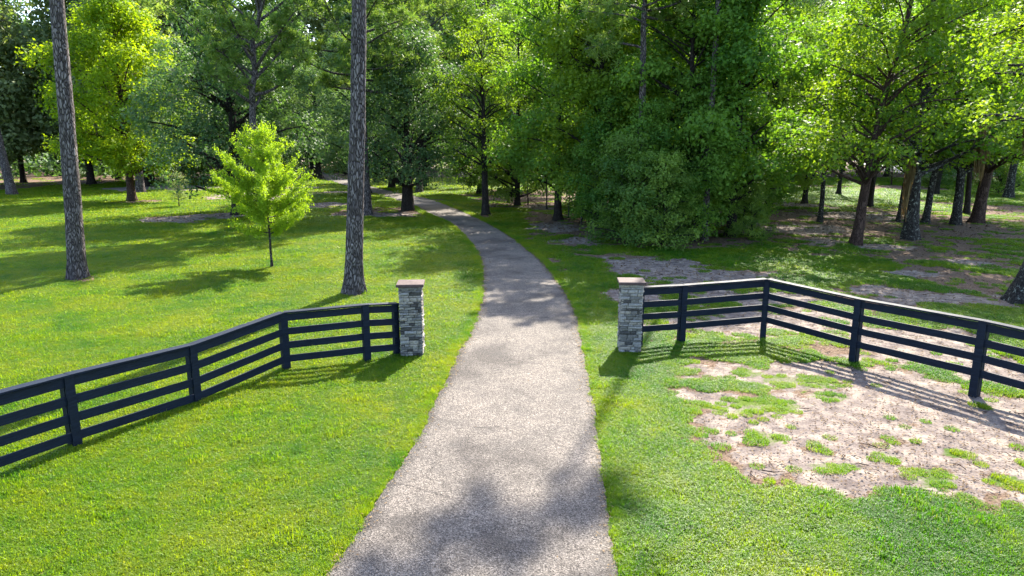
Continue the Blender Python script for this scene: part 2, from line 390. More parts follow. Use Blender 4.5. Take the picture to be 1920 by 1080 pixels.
# pale concrete drives far away
def flat_patch(name, pts, label, col, zoff=.03):
    P = [at(*p) for p in pts]; P = np.array([(p.x, p.y) for p in P]); n = len(P)
    Q = []
    for i in range(n):
        a = P[i]; b = P[(i + 1) % n]
        for s_ in np.linspace(0, 1, 5)[:-1]: Q.append(a * (1 - s_) + b * s_)
    Q = np.array(Q); c = Q.mean(0)
    Vt = np.array([(q[0], q[1], gz(q[0], q[1]) + zoff) for q in Q]); Vb = Vt - [0, 0, .15]; Cc = np.array([[c[0], c[1], float(gz(c[0], c[1])) + zoff]])
    m_ = len(Q); j = np.arange(m_); k = (j + 1) % m_
    me = np_mesh(name, np.concatenate([Vt, Vb, Cc]), [np.stack([j, k, k + m_, j + m_], 1), np.stack([j, k, np.full(m_, 2 * m_)], 1)])
    m, n_ = mat(name); g = N(n_, 'ShaderNodeNewGeometry')
    principled(n_, ramp(n_, noise(n_, g.outputs['Position'], 1.2, 5), [(.3, tuple(x * .7 for x in col)), (.7, col)]), .9)
    me.materials.append(m); o = obj(name, me); o['kind'] = 'structure'; o['label'] = label

flat_patch('concrete_drive', [(1600, 301), (1700, 296), (1830, 296), (1830, 322), (1800, 330), (1740, 333), (1650, 320)], 'pale concrete drive in the sun beyond the right trees', (.34, .33, .31))
flat_patch('concrete_path', [(1730, 333), (1800, 345), (1870, 352), (1990, 361), (2000, 357), (1880, 347), (1810, 339), (1745, 330)], 'pale concrete path running right behind the mossy trees', (.32, .31, .29), .034)

# ------------------------------------------------------------------ lawn blades
def lawn():
    m, n = mat('grass_blades')
    g = N(n, 'ShaderNodeNewGeometry'); pos = g.outputs['Position']; sx = N(n, 'ShaderNodeSeparateXYZ'); L(n, pos, sx.inputs[0])
    a = N(n, 'ShaderNodeAttribute', attribute_name='tint')
    lo = noise(n, pos, .45, 4, .6); mid = noise(n, pos, 3.5, 4, .65)
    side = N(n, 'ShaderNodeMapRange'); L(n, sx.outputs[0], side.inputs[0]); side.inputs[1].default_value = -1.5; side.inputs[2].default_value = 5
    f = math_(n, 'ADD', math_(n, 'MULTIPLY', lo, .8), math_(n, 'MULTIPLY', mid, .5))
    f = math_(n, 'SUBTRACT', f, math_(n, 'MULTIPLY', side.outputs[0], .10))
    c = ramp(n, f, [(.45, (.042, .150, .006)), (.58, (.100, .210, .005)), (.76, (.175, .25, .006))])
    c = mixc(n, ramp(n, a.outputs['Fac'], [(.0, .35), (.6, 0.0)]), c, (.045, .095, .012))
    c = mixc(n, ramp(n, a.outputs['Fac'], [(.93, 0.0), (.97, .6)]), c, (.17, .16, .07))
    p = N(n, 'ShaderNodeBsdfPrincipled'); L(n, c, p.inputs['Base Color']); p.inputs['Roughness'].default_value = .5; p.inputs['Specular IOR Level'].default_value = .3
    t = N(n, 'ShaderNodeBsdfTranslucent'); L(n, mixc(n, 1.0, c, (1.9, 1.6, .4), 'MULTIPLY'), t.inputs[0])
    x = N(n, 'ShaderNodeMixShader'); x.inputs[0].default_value = .55; L(n, p.outputs[0], x.inputs[1]); L(n, t.outputs[0], x.inputs[2])
    o = N(n, 'ShaderNodeOutputMaterial'); L(n, x.outputs[0], o.inputs[0])
    tufts = []
    for k in range(4):
        r = np.random.default_rng(100 + k); nb = 230
        rad = .2 * np.sqrt(r.random(nb)); th = r.random(nb) * 2 * np.pi
        B = np.stack([rad * np.cos(th), rad * np.sin(th), np.full(nb, -.005)], 1)
        ph = r.random(nb) * 2 * np.pi; ln = (.035 + .045 * r.random(nb)) * (1 + .5 * (r.random(nb) > .93)); wd = .0035 + .003 * r.random(nb)
        d = np.stack([np.cos(ph), np.sin(ph), np.zeros(nb)], 1); s_ = np.stack([-np.sin(ph), np.cos(ph), np.zeros(nb)], 1)
        lean = .3 + .9 * r.random(nb); up = np.array([0, 0, 1.0])
        M = B + (up * .6 + d * (lean * .25)[:, None]) * ln[:, None]
        T = B + (up * (1 - lean * .35)[:, None] + d * (lean * .85)[:, None]) * ln[:, None]
        W = s_ * wd[:, None]
        V = np.stack([B - W, B + W, M - W * .8, M + W * .8, T], 1).reshape(-1, 3)
        q = np.arange(nb)[:, None] * 5
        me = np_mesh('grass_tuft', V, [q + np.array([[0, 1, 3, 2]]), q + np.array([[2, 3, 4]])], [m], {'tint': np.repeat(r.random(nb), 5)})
        to = bpy.data.objects.new('grass_tuft', me); tufts.append(to)
    r = np.random.default_rng(7)
    pts = []; 
    def ring(y0, y1, dens):
        nonlocal pts
        ny = int(dens * (y1 - y0) * (2 * .92 * (y0 + y1) / 2 + 6)); y = y0 + (y1 - y0) * r.random(ny); x = (r.random(ny) * 2 - 1) * (.92 * y + 3)
        return x, y
    X = []; Y = []; S_ = []
    yy = 4.0
    while yy < 105:
        y1 = yy * 1.12; s_ = max(1.0, yy / 12)
        x, y = ring(yy, y1, 62 / s_ ** 2); X.append(x); Y.append(y); S_.append(np.full(len(x), s_)); yy = y1
    X = np.concatenate(X); Y = np.concatenate(Y); S_ = np.concatenate(S_)
    sand, lit = masks(X, Y)
    shr = .06 * S_
    # keep off the driveway, thin out over bare soil
    keep = ~(inside(ROAD, X - .13 * S_, Y) | inside(ROAD, X + .13 * S_, Y) | inside(ROAD, X, Y))
    rr = r.random(len(X))
    keep &= (rr > np.clip((sand - .12) * 1.5, 0, .988)) & (rr > np.clip((lit - .25) * 1.25, 0, .93))
    isl = blobs(X, Y, UNSAND) > -.3
    keep &= ~isl | (r.random(len(X)) < .75)
    bare = np.clip(np.maximum(sand, lit), 0, 1); bare = np.where(isl, .95, bare)
    X, Y, S_, bare = X[keep], Y[keep], S_[keep], bare[keep]
    # second helping: edge tufts leaning over the asphalt
    ex = []; 
    for P, sg in ((Lp, -1), (Rp, 1)):
        for q in range(5):
            j = r.random(len(P)); Pm = P + np.roll(np.diff(np.vstack([P, P[-1:]]), axis=0), 0, 0) * j[:, None]
            off = r.random(len(P)) * .16 + .05; ex.append(np.stack([Pm[:, 0] + sg * off, Pm[:, 1]], 1)[(Pm[:, 1] > 4) & (Pm[:, 1] < 60)])
    ex = np.concatenate(ex); kk = ~inside(ROAD, ex[:, 0], ex[:, 1]); ex = ex[kk]
    X = np.concatenate([X, ex[:, 0]]); Y = np.concatenate([Y, ex[:, 1]]); S_ = np.concatenate([S_, np.full(len(ex), .42) * np.clip(ex[:, 1] / 14, 1, 3)]); bare = np.concatenate([bare, np.zeros(len(ex))])
    Z = gz(X, Y)
    me = bpy.data.meshes.new('grass'); me.vertices.add(len(X)); me.vertices.foreach_set('co', np.stack([X, Y, Z], 1).astype(np.float32).ravel())
    def att(nm, ty, v):
        a_ = me.attributes.new(nm, ty, 'POINT'); a_.data.foreach_set('vector' if ty == 'FLOAT_VECTOR' else 'value', v.astype(np.float32 if ty != 'INT' else np.int32).ravel())
    hh = (.75 + .5 * r.random(len(X))) * (.8 + .5 * fbm(X, Y, .5, 3, 77)) * (1 - .25 * bare) * np.where(Y > 20, 1 + (Y - 20) / 60, 1)
    hor = S_ * (.85 + .3 * r.random(len(X))) * (1 - .45 * bare)
    hh = hh * np.where(r.random(len(X)) < .025, 1.6, 1) * (1 + .35 * (fbm(X, Y, 1.6, 3, 88) - .5) * 2)
    att('scl', 'FLOAT_VECTOR', np.stack([hor, hor, hh], 1)); att('rotz', 'FLOAT', r.random(len(X)) * 6.283); att('pick', 'INT', r.integers(0, 4, len(X)))
    go = obj('grass', me); go['kind'] = 'stuff'; go['label'] = 'mown lawn grass on both sides of the driveway'; go['category'] = 'grass'
    ng = bpy.data.node_groups.new('lawn_scatter', 'GeometryNodeTree')
    ng.interface.new_socket('Geometry', in_out='INPUT', socket_type='NodeSocketGeometry'); ng.interface.new_socket('Geometry', in_out='OUTPUT', socket_type='NodeSocketGeometry')
    gi = ng.nodes.new('NodeGroupInput'); gout = ng.nodes.new('NodeGroupOutput')
    iop = ng.nodes.new('GeometryNodeInstanceOnPoints'); ng.links.new(gi.outputs[0], iop.inputs['Points'])
    gti = ng.nodes.new('GeometryNodeGeometryToInstance')
    for to in tufts:
        oi = ng.nodes.new('GeometryNodeObjectInfo'); oi.inputs['Object'].default_value = to; ng.links.new(oi.outputs['Geometry'], gti.inputs[0])
    ng.links.new(gti.outputs[0], iop.inputs['Instance']); iop.inputs['Pick Instance'].default_value = True
    def na(nm, ty):
        x_ = ng.nodes.new('GeometryNodeInputNamedAttribute'); x_.data_type = ty; x_.inputs[0].default_value = nm; return x_.outputs[0]
    ng.links.new(na('pick', 'INT'), iop.inputs['Instance Index']); ng.links.new(na('scl', 'FLOAT_VECTOR'), iop.inputs['Scale'])
    cx = ng.nodes.new('ShaderNodeCombineXYZ'); ng.links.new(na('rotz', 'FLOAT'), cx.inputs[2]); ng.links.new(cx.outputs[0], iop.inputs['Rotation'])
    ng.links.new(iop.outputs[0], gout.inputs[0])
    md = go.modifiers.new('scatter', 'NODES'); md.node_group = ng
lawn()

# ------------------------------------------------------------------ fallen leaves, twigs
def quads(C, A, B, tint):
    V = np.stack([C - A, C + B, C + A, C - B], 1).reshape(-1, 3); q = np.arange(len(C))[:, None] * 4
    return V, q + np.array([[0, 1, 2, 3]]), np.repeat(tint, 4)
def floor_leaves():
    r = np.random.default_rng(33); n = 150000
    D = 6.5 * np.exp(r.random(n) * math.log(75 / 6.5)); X = (r.random(n) * 2 - 1) * (.9 * D + 3); Y = D
    sand, lit = masks(X, Y); road_ = inside(ROAD, X, Y)
    k = (r.random(n) < np.clip(lit * .8 - .08 + sand * .05, .022, 1)) & (~road_ | (r.random(n) < .12))
    X, Y = X[k], Y[k]; n = len(X); s = (.022 + .02 * r.random(n)) * np.clip(Y / 16, .8, 3.2)
    th = r.random(n) * 6.283; tl = (r.random((n, 2)) - .5) * .8
    A = np.stack([np.cos(th), np.sin(th), tl[:, 0]], 1) * s[:, None]; B = np.stack([-np.sin(th), np.cos(th), tl[:, 1]], 1) * (s * .45)[:, None]
    C = np.stack([X, Y, gz(X, Y) + .03 + .03 * inside(ROAD, X, Y)], 1)
    V, F, T = quads(C, A, B, r.random(n) ** 1.6)
    o = obj('fallen_leaves', np_mesh('fallen_leaves', V, [F], [LEAF['straw']], {'tint': T})); o['kind'] = 'stuff'; o['label'] = 'dry brown leaves scattered under the trees'
    E = []
    for P, sg in ((Lp, 1), (Rp, -1)):
        j = r.integers(0, len(P), 3800); q = P[j] + r.normal(size=(3800, 2)) * .05; q[:, 0] += sg * np.abs(r.normal(size=3800)) * .09; E.append(q[(q[:, 1] > 5) & (q[:, 1] < 60)])
    E = np.concatenate(E); n = len(E); th = r.random(n) * 6.283; s = (.018 + .02 * r.random(n)) * np.clip(E[:, 1] / 14, .8, 3)
    A = np.stack([np.cos(th), np.sin(th), (r.random(n) - .5) * .5], 1) * s[:, None]; B = np.stack([-np.sin(th), np.cos(th), (r.random(n) - .5) * .5], 1) * (s * .35)[:, None]
    V2, F2, T2 = quads(np.stack([E[:, 0], E[:, 1], gz(E[:, 0], E[:, 1]) + .045], 1), A, B, .3 + .7 * r.random(n))
    F2 = F2 + len(V); V = np.concatenate([V, V2]); F = np.concatenate([F, F2]); T = np.concatenate([T, T2])
    o.data = np_mesh('fallen_leaves', V, [F], [LEAF['straw']], {'tint': T})
    # twigs and pine needles
    n = 2600; X = r.random(n) * 26 - 12; Y = 7 + r.random(n) ** 1.4 * 26
    sand, lit = masks(X, Y); k = (r.random(n) < .08 + .9 * sand) & ~inside(ROAD, X, Y); X, Y = X[k], Y[k]; mb = MB()
    for x, y in zip(X, Y):
        a = r.random() * 6.283; l = .04 + .32 * r.random() ** 4; z = float(gz(x, y)) + .028 + (.02 if abs(x) < 2 else 0)
        P = [(x, y, z), (x + math.cos(a) * l * .5, y + math.sin(a) * l * .5, z + .012), (x + math.cos(a + .4) * l, y + math.sin(a + .4) * l, z)]
        q = 1 + 6 * max(0, l - .1)
        mb.tube(P, [.004 * q, .0035 * q, .0015], 4)
    o = obj('fallen_twigs', mb.mesh('fallen_twigs', [BARK['brown']])); o['kind'] = 'stuff'; o['label'] = 'small dark twigs scattered on the bare sand'
floor_leaves()

# ------------------------------------------------------------------ stone gate pillars
def pillar(px, py, yaw, seed, label, W_=.53, H_=1.74):
    p = at(px, py); r = np.random.default_rng(seed); z0 = float(gz(p.x, p.y)) - .04
    t = thing('stone_pillar', label, 'pillar', (p.x, p.y, z0), yaw, 'stone pillars flanking the driveway')
    mm, n = mat('mortar'); tc = N(n, 'ShaderNodeTexCoord'); principled(n, ramp(n, noise(n, tc.outputs['Object'], 30), [(.3, (.015, .015, .015)), (.7, (.04, .039, .037))]), .95)
    mb = MB(); mb.box((0, 0, H_ / 2), (W_ - .105, W_ - .105, H_)); obj('core', mb.mesh('pillar_core', [mm]), t)
    # six stone shapes with rough chiselled faces
    shapes = []
    for k in range(6):
        nx, nz = 4, 3; V = []
        for ix in range(nx):
            for iz in range(nz):
                ex = ix in (0, nx - 1); ez = iz in (0, nz - 1)
                V.append((ix / (nx - 1) - .5 + (r.random() - .5) * (.03 if ex else .1), -.5 + (.22 if ex or ez else 0) + (r.random() - .5) * .34, iz / (nz - 1) - .5 + (r.random() - .5) * (.10 if ez else .2)))
        b = len(V)
        for ix in range(nx):
            for iz in range(nz): V.append((ix / (nx - 1) - .5, .5, iz / (nz - 1) - .5))
        F = []
        for ix in range(nx - 1):
            for iz in range(nz - 1):
                a = ix * nz + iz; F.append((a, a + nz, a + nz + 1, a + 1))
        def side(l1):
            for a, c in zip(l1[:-1], l1[1:]): F.append((a, c, c + b, a + b))
        side([ix * nz for ix in range(nx)][::-1]); side([ix * nz + nz - 1 for ix in range(nx)]); side([iz for iz in range(nz)]); side([(nx - 1) * nz + iz for iz in range(nz)][::-1])
        shapes.append((np.array(V), np.array(F)))
    mats = []
    for k, (a, b) in enumerate((((.08, .075, .068), (.20, .187, .170)), ((.15, .142, .130), (.36, .335, .30)), ((.03, .028, .026), (.095, .088, .08)), ((.17, .15, .125), (.38, .335, .275)))):
        m, n = mat('ledge_stone'); tc = N(n, 'ShaderNodeTexCoord'); g = N(n, 'ShaderNodeNewGeometry')
        nn = noise(n, g.outputs['Position'], 26, 6, .7); principled(n, ramp(n, nn, [(.3, a), (.7, b)]), .85, nn, .8, .02, .25); mats.append(m)
    meshes = [np_mesh('ledge_stone', v, [f], [mats[j]]) for j in (0, 0, 1, 1, 2, 3) for (v, f) in [shapes[len(mats) % 6 if False else (j * 2) % 6]]]
    meshes += [np_mesh('ledge_stone', v, [f], [mats[j]]) for j, (v, f) in zip((0, 1, 2, 1, 3, 0), shapes)]
    z = .0; cnt = 0
    courses = []
    while z < H_ - .02:
        h = min(r.choice([.045, .06, .075, .085, .055, .10]), H_ - z)
        if H_ - z - h < .03: h = H_ - z
        courses.append((z, h)); z += h
    for sd_ in range(4):
        ang = sd_ * math.pi / 2
        for ci, (z, h) in enumerate(courses):
            x = -W_ / 2; end = W_ / 2
            while x < end - .001:
                wd = .10 + .19 * r.random()
                if end - x - wd < .08: wd = end - x
                dep = .075 + .03 * r.random(); out = W_ / 2 - .035 + .012 * r.random()
                cx = x + wd / 2
                M = Matrix.Rotation(ang, 4, 'Z') @ Matrix.Translation((cx, -out, z + h / 2)) @ Matrix.Rotation((r.random() - .5) * .05, 4, 'Z')
                o = bpy.data.objects.new('stone', meshes[int(r.integers(0, len(meshes)))]); COL.objects.link(o); o.parent = t
                o.matrix_local = M @ Matrix.Diagonal((wd - .011, dep, h - .009, 1)); cnt += 1
                x += wd
    m, n = mat('pillar_cap'); g = N(n, 'ShaderNodeNewGeometry'); nn = noise(n, g.outputs['Position'], 9, 6, .65)
    principled(n, ramp(n, nn, [(.3, (.05, .031, .029)), (.7, (.095, .063, .057))]), .8, nn, .3, .01, .3)
    a = W_ / 2 + .055; b = a - .012; V = [(-b, -b, 0), (b, -b, 0), (b, b, 0), (-b, b, 0), (-a, -a, .012), (a, -a, .012), (a, a, .012), (-a, a, .012), (-a, -a, .06), (a, -a, .06), (a, a, .06), (-a, a, .06), (-b, -b, .07), (b, -b, .07), (b, b, .07), (-b, b, .07), (0, 0, .095)]
    F4 = [(0, 3, 2, 1)] + [(i + k * 4, (i + 1) % 4 + k * 4, (i + 1) % 4 + k * 4 + 4, i + k * 4 + 4) for k in range(3) for i in range(4)]
    F3 = [(12 + i, 12 + (i + 1) % 4, 16) for i in range(4)]
    obj('cap', np_mesh('pillar_cap', np.array(V) , [np.array(F4), np.array(F3)], [m]), t, (0, 0, H_ + .002))
    return t
pillar(774, 664, R(4), 5, 'stone pillar left of the driveway where the left board fence ends')
pillar(1179, 656, R(-4), 9, 'stone pillar right of the driveway where the right board fence ends')

# ------------------------------------------------------------------ board fences
mf, n = mat('black_fence_paint'); g = N(n, 'ShaderNodeNewGeometry'); tc = N(n, 'ShaderNodeTexCoord')
gr = noise(n, scalev(n, tc.outputs['Object'], (1.2, 14, 14)), 3, 5, .7); wr = noise(n, g.outputs['Position'], 5, 6, .75)
c_ = ramp(n, gr, [(.3, (.003, .0055, .011)), (.7, (.010, .017, .032))]); c_ = mixc(n, ramp(n, wr, [(.62, 0.0), (.75, .35)]), c_, (.035, .042, .055))
principled(n, c_, ramp(n, wr, [(.3, .5), (.7, .7)]), gr, .5, .01, .14)

def board(name, a, b, hgt, thick, parent, r, tilt=0):
    "a board from a to b (Vectors), standing on edge"
    d = b - a; ln = d.length; k = 7
    V = []; 
    for i in range(k):
        s_ = i / (k - 1); bow = math.sin(s_ * math.pi) * (r.random() - .5) * .012
        for (yy, zz) in ((-thick / 2, -hgt / 2), (thick / 2, -hgt / 2), (thick / 2, hgt / 2), (-thick / 2, hgt / 2)):
            V.append((-ln / 2 + s_ * ln, yy + bow, zz + (r.random() - .5) * .004))
    F = [(i * 4 + j, i * 4 + (j + 1) % 4, i * 4 + 4 + (j + 1) % 4, i * 4 + 4 + j) for i in range(k - 1) for j in range(4)] + [(3, 2, 1, 0), (k * 4 - 4, k * 4 - 3, k * 4 - 2, k * 4 - 1)]
    V = np.array(V); me = np_mesh(name, V, [np.array(F)], [mf])
    o = obj(name, me, parent); x = d.normalized(); zz = Vector((0, 0, 1)); y = zz.cross(x).normalized(); z = x.cross(y)
    M = Matrix((x, y, z)).transposed().to_4x4(); M.translation = (a + b) / 2
    if tilt: M = M @ Matrix.Rotation(tilt, 4, 'X')
    o.matrix_local = M
    return o

def upright(name, p, ux, uy, wx, wy, h, parent, r):
    V = []; lv = [-.3, .02, h * .5, h - .008, h]
    for k, z in enumerate(lv):
        s_ = .94 if k == 4 else 1
        for (a, b) in ((-1, -1), (1, -1), (1, 1), (-1, 1)):
            V.append((a * wx / 2 * s_ + (r.random() - .5) * .004, b * wy / 2 * s_ + (r.random() - .5) * .004, z))
    F = [(i * 4 + j, i * 4 + (j + 1) % 4, i * 4 + 4 + (j + 1) % 4, i * 4 + 4 + j) for i in range(4) for j in range(4)] + [(16, 17, 18, 19)]
    o = obj(name, np_mesh(name, np.array(V), [np.array(F)], [mf]), parent)
    M = Matrix((ux, uy, Vector((0, 0, 1)))).transposed().to_4x4(); M.translation = p; o.matrix_local = M
    return o

def fence(pts, label, seed, flip=False):
    "pts: (x, y, height) of the face of each post, from the pillar outwards; the boards' faces look to the camera side"
    r = np.random.default_rng(seed); P = [Vector((x, y, float(gz(x, y)))) for x, y, h in pts]; H = [p[2] for p in pts]
    root = thing('board_fence', label, 'fence', P[0]); base = Vector(P[0])
    P = [p - base for p in P]; n_ = len(P)
    nrm = []
    for i in range(n_ - 1):
        d = (P[i + 1] - P[i]); d.z = 0; d.normalize(); q = Vector((d.y, -d.x, 0))
        toc = Vector((0, 0, 0)) - (P[i] + base); toc.z = 0
        if q.dot(toc) < 0: q = -q
        nrm.append((d, q))
    for i in range(n_):
        d = nrm[min(i, n_ - 2)][0]; q = nrm[min(i, n_ - 2)][1]
        if 0 < i < n_ - 1:
            q = (nrm[i - 1][1] + nrm[i][1]).normalized(); d = Vector((-q.y, q.x, 0))
        else: d = Vector((-q.y, q.x, 0))
        back = -q
        # order: batten (front) / boards / post (behind)
        upright('post', P[i] + back * .105, d, back, .135, .125, H[i] - .03, root, r)
        if 0 < i < n_ - 1 or True:
            if i > 0: upright('batten', P[i] + q * .013, d, back, .15, .024, H[i] - .032, root, r).location.z += .04
    for i in range(n_ - 1):
        d, q = nrm[i]; off = -q * .02
        for k in range(4):
            za = H[i] - .035 - .09 - k * .315; zb = H[i + 1] - .035 - .09 - k * .315
            if k == 0: za += 0; zb += 0
            a = P[i] + d * .004 + off + Vector((0, 0, za)); b = P[i + 1] - d * .004 + off + Vector((0, 0, zb))
            board('rail', a, b, .155, .03, root, r)
        a = P[i] - q * .045 + Vector((0, 0, H[i] - .008)); b = P[i + 1] - q * .045 + Vector((0, 0, H[i + 1] - .008))
        board('cap_board', a + d * .003 * (1 if i else -12), b - d * .003, .032, .185, root, r)
    return root

def fpts(lst):
    o = []
    for (px, py, top) in lst:
        p = at(px, py); o.append((p.x, p.y, hat(px, top, p.y)))
    return o
lf = fpts([(748, 668, 570), (690, 680, 572), (539, 695, 586), (372, 755, 646), (146, 838, 703)])
lf += [(-8.28, 8.45, 1.36), (-9.3, 6.25, 1.36), (-10.3, 4.1, 1.36)]
rf = fpts([(1202, 650, 538), (1279, 641, 534), (1430, 633, 522), (1597, 679, 559), (1823, 744, 602)])
rf += [(10.65, 10.7, 1.5), (12.0, 8.6, 1.5), (13.4, 6.5, 1.5)]
fence(lf, 'dark board fence left of the driveway running to the left pillar', 1)
fence(rf, 'dark board fence right of the driveway with a corner post', 2)

# ------------------------------------------------------------------ trees
def unit(v): return v / (np.linalg.norm(v, axis=-1, keepdims=True) + 1e-9)

def leaf_cloud(r, C, Rad, n_per, size, flat=.7, spray=7, up=.55, ctr=None, tint_c=None, droop=0):
    "leaves gathered into sprays over the shell of each clump"
    C = np.asarray(C); Rad = np.asarray(Rad); m = len(C)
    ns = np.maximum(1, (n_per * (Rad / Rad.mean()) ** 2 / spray).astype(int))
    ci = np.repeat(np.arange(m), ns); k = len(ci)
    d = unit(r.normal(size=(k, 3))); d[:, 2] = np.abs(d[:, 2]) * np.where(r.random(k) < .72, 1, -1)
    rad = .35 + .65 * r.random(k) ** .5
    sp = C[ci] + d * (Rad[ci] * rad)[:, None] * np.array([1, 1, flat])
    si = np.repeat(np.arange(k), spray); nl = len(si)
    tw = unit(d + r.normal(size=(k, 3)) * .5 + np.array([0, 0, -droop])); along = (r.random(nl) - .3) * size * 3.4
    P = sp[si] + tw[si] * along[:, None] + r.normal(size=(nl, 3)) * size * .6
    out = unit(P - C[ci[si]])
    nrm = unit(out * .6 + np.array([0, 0, up]) + r.normal(size=(nl, 3)) * .55)
    a = unit(np.cross(nrm, r.normal(size=(nl, 3)))); b = np.cross(nrm, a)
    l = size * (.65 + .7 * r.random(nl))
    A = a * (l * .5)[:, None]; B = b * (l * .30)[:, None]
    tc = (r.random(m) if tint_c is None else tint_c)[ci[si]] * .55 + r.random(k)[si] * .25 + r.random(nl) * .2
    return quads(P, A, B, tc)

def trunk_path(r, H, lean=(0, 0), wig=.12, n=14):
    t = np.linspace(0, 1, n); x = lean[0] * t + np.cumsum(r.normal(size=n)) * wig / n ** .5 * t; y = lean[1] * t + np.cumsum(r.normal(size=n)) * wig / n ** .5 * t
    return np.stack([x, y, t * H - .12], 1)
def trunk_radii(H, r0, z, flare=.5, top=.12):
    return r0 * (top + (1 - top) * (1 - np.clip(z / H, 0, 1)) ** .8) * (1 + flare * np.exp(-np.maximum(z, 0) / (r0 * 1.6 + .05)))

def add_trunk(mb, r, P, rad, sides=14, roots=True):
    "trunk with root ridges and uneven bark silhouette"
    n = len(P); zz = np.linspace(0, len(P) - 1, int(max(20, len(P) * 3)))
    # denser rings near the base
    zz = np.concatenate([np.linspace(0, 1.2, 8)[:-1], np.linspace(1.2, n - 1, len(zz))])
    Q = np.stack([np.interp(zz, np.arange(n), P[:, k]) for k in range(3)], 1)
    H = P[-1, 2]; rr = rad(Q[:, 2]); th = np.arange(sides) * 2 * np.pi / sides
    nroot = r.integers(4, 7); ph = r.random() * 6
    ridge = np.exp(-np.maximum(Q[:, 2], 0) / (rr[0] * .9))[:, None] * (.18 * np.cos(th * nroot + ph) + .12 * np.cos(th * 2 + ph * 2))[None]
    wob = .10 * (vnoise(th[None] * 3 + 5, Q[:, 2][:, None] * 2.2, int(r.integers(99))) - .5)
    R_ = rr[:, None] * (1 + (ridge if roots else 0) + wob)
    V = Q[:, None] + np.stack([R_ * np.cos(th), R_ * np.sin(th), np.zeros_like(R_)], -1)
    m = len(Q); i = np.arange(m - 1)[:, None] * sides; j = np.arange(sides)[None]; k = (j + 1) % sides
    mb.add(V.reshape(-1, 3), np.stack([i + j, i + k, i + sides + k, i + sides + j], -1).reshape(-1, 4))

def limb(mb, r, a, b, ra, rb, sides=6, sag=.12):
    a = np.array(a); b = np.array(b); n = 6; t = np.linspace(0, 1, n)[:, None]; ln = np.linalg.norm(b - a)
    P = a * (1 - t) + b * t + np.sin(t * np.pi) * r.normal(size=3) * ln * .07 + np.array([0, 0, 1]) * (np.sin(t * np.pi) * -sag * ln)
    mb.tube(P, np.linspace(ra, rb, n), sides); return P

def broadleaf(seed, H, hb, rx, r0, ncl, n_per, size, leaf, bk, shape='round', lean=(0, 0), clr=(.9, 1.7), wig=.25, up=.55, droop=0, flat=.7, bias=.55, holes=0.0):
    "returns (trunk mesh, crown mesh)"
    r = np.random.default_rng(seed); P = trunk_path(r, H * .86, lean, wig); mb = MB()
    add_trunk(mb, r, P, lambda z: trunk_radii(H * .86, r0, z), 16)
    def prof(t):
        if shape == 'round': return np.sqrt(np.clip(1 - (2 * t - .84) ** 2 / 1.35, .05, 1))
        if shape == 'egg': return np.clip(np.sin(np.pi * np.clip(t * .88 + .12, 0, 1)) ** .6 * (1.05 - .35 * t), .15, 1)
        if shape == 'cone': return np.clip((1 - t) ** .75 * (.55 + 1.2 * min(1, 1) * np.clip(t * 4, 0, 1) * .5), .1, 1)
        if shape == 'column': return np.clip(.85 + .15 * np.sin(t * 9), .1, 1) * np.clip((1.03 - t) * 4, .15, 1)
        if shape == 'dome': return np.clip(1 - .6 * t ** 2.2, .2, 1)
        return 1.0
    C = []; tries = 0; md = rx * 2.0 / ncl ** .5 * .55
    while len(C) < ncl and tries < ncl * 60:
        tries += 1; t = r.random(); a = r.random() * 6.283; q = (bias + (1 - bias) * r.random()) ** 1 if r.random() < .8 else r.random()
        R_ = rx * prof(t) * q * (.82 + .36 * vnoise(np.array([a * 1.3]), np.array([t * 3.0]), seed)[0])
        z = hb + (H - hb) * t; ax = np.array([np.interp(z, P[:, 2], P[:, 0]), np.interp(z, P[:, 2], P[:, 1])])
        c = np.array([ax[0] + R_ * math.cos(a), ax[1] + R_ * math.sin(a), z])
        if holes and vnoise(np.array([c[0] * .5 + 9]), np.array([c[2] * .5 + c[1] * .3]), seed + 3)[0] < holes: continue
        if C and np.min(np.linalg.norm(np.array(C) - c, axis=1)) < md * (1 - tries / (ncl * 60)): continue
        C.append(c)
    C = np.array(C); Rad = clr[0] + (clr[1] - clr[0]) * r.random(len(C)) ** 1.3
    for c in C[:60]:
        dr = np.hypot(c[0], c[1]); zb = max(hb * .75, min(c[2] - dr * (.35 + .3 * r.random()), H * .8))
        a = (np.interp(zb, P[:, 2], P[:, 0]), np.interp(zb, P[:, 2], P[:, 1]), zb)
        ra = float(trunk_radii(H * .86, r0, np.array([zb]))[0]) * .42
        Q = limb(mb, r, a, c, ra, .02 + r0 * .04, 6, -.08)
        for s_ in range(2):
            e = Q[3] + unit(r.normal(size=3) + (Q[-1] - Q[0]) * .3) * (.6 + r.random()) * clr[0]; limb(mb, r, Q[3], e, ra * .35, .012, 4, 0)
    V, F, T = leaf_cloud(r, C, Rad, n_per, size, flat, 7, up, None, None, droop)
    return mb.mesh('tree_trunk', [BARK[bk]], True), np_mesh('tree_crown', V, [F], [LEAF[leaf]], {'tint': T})

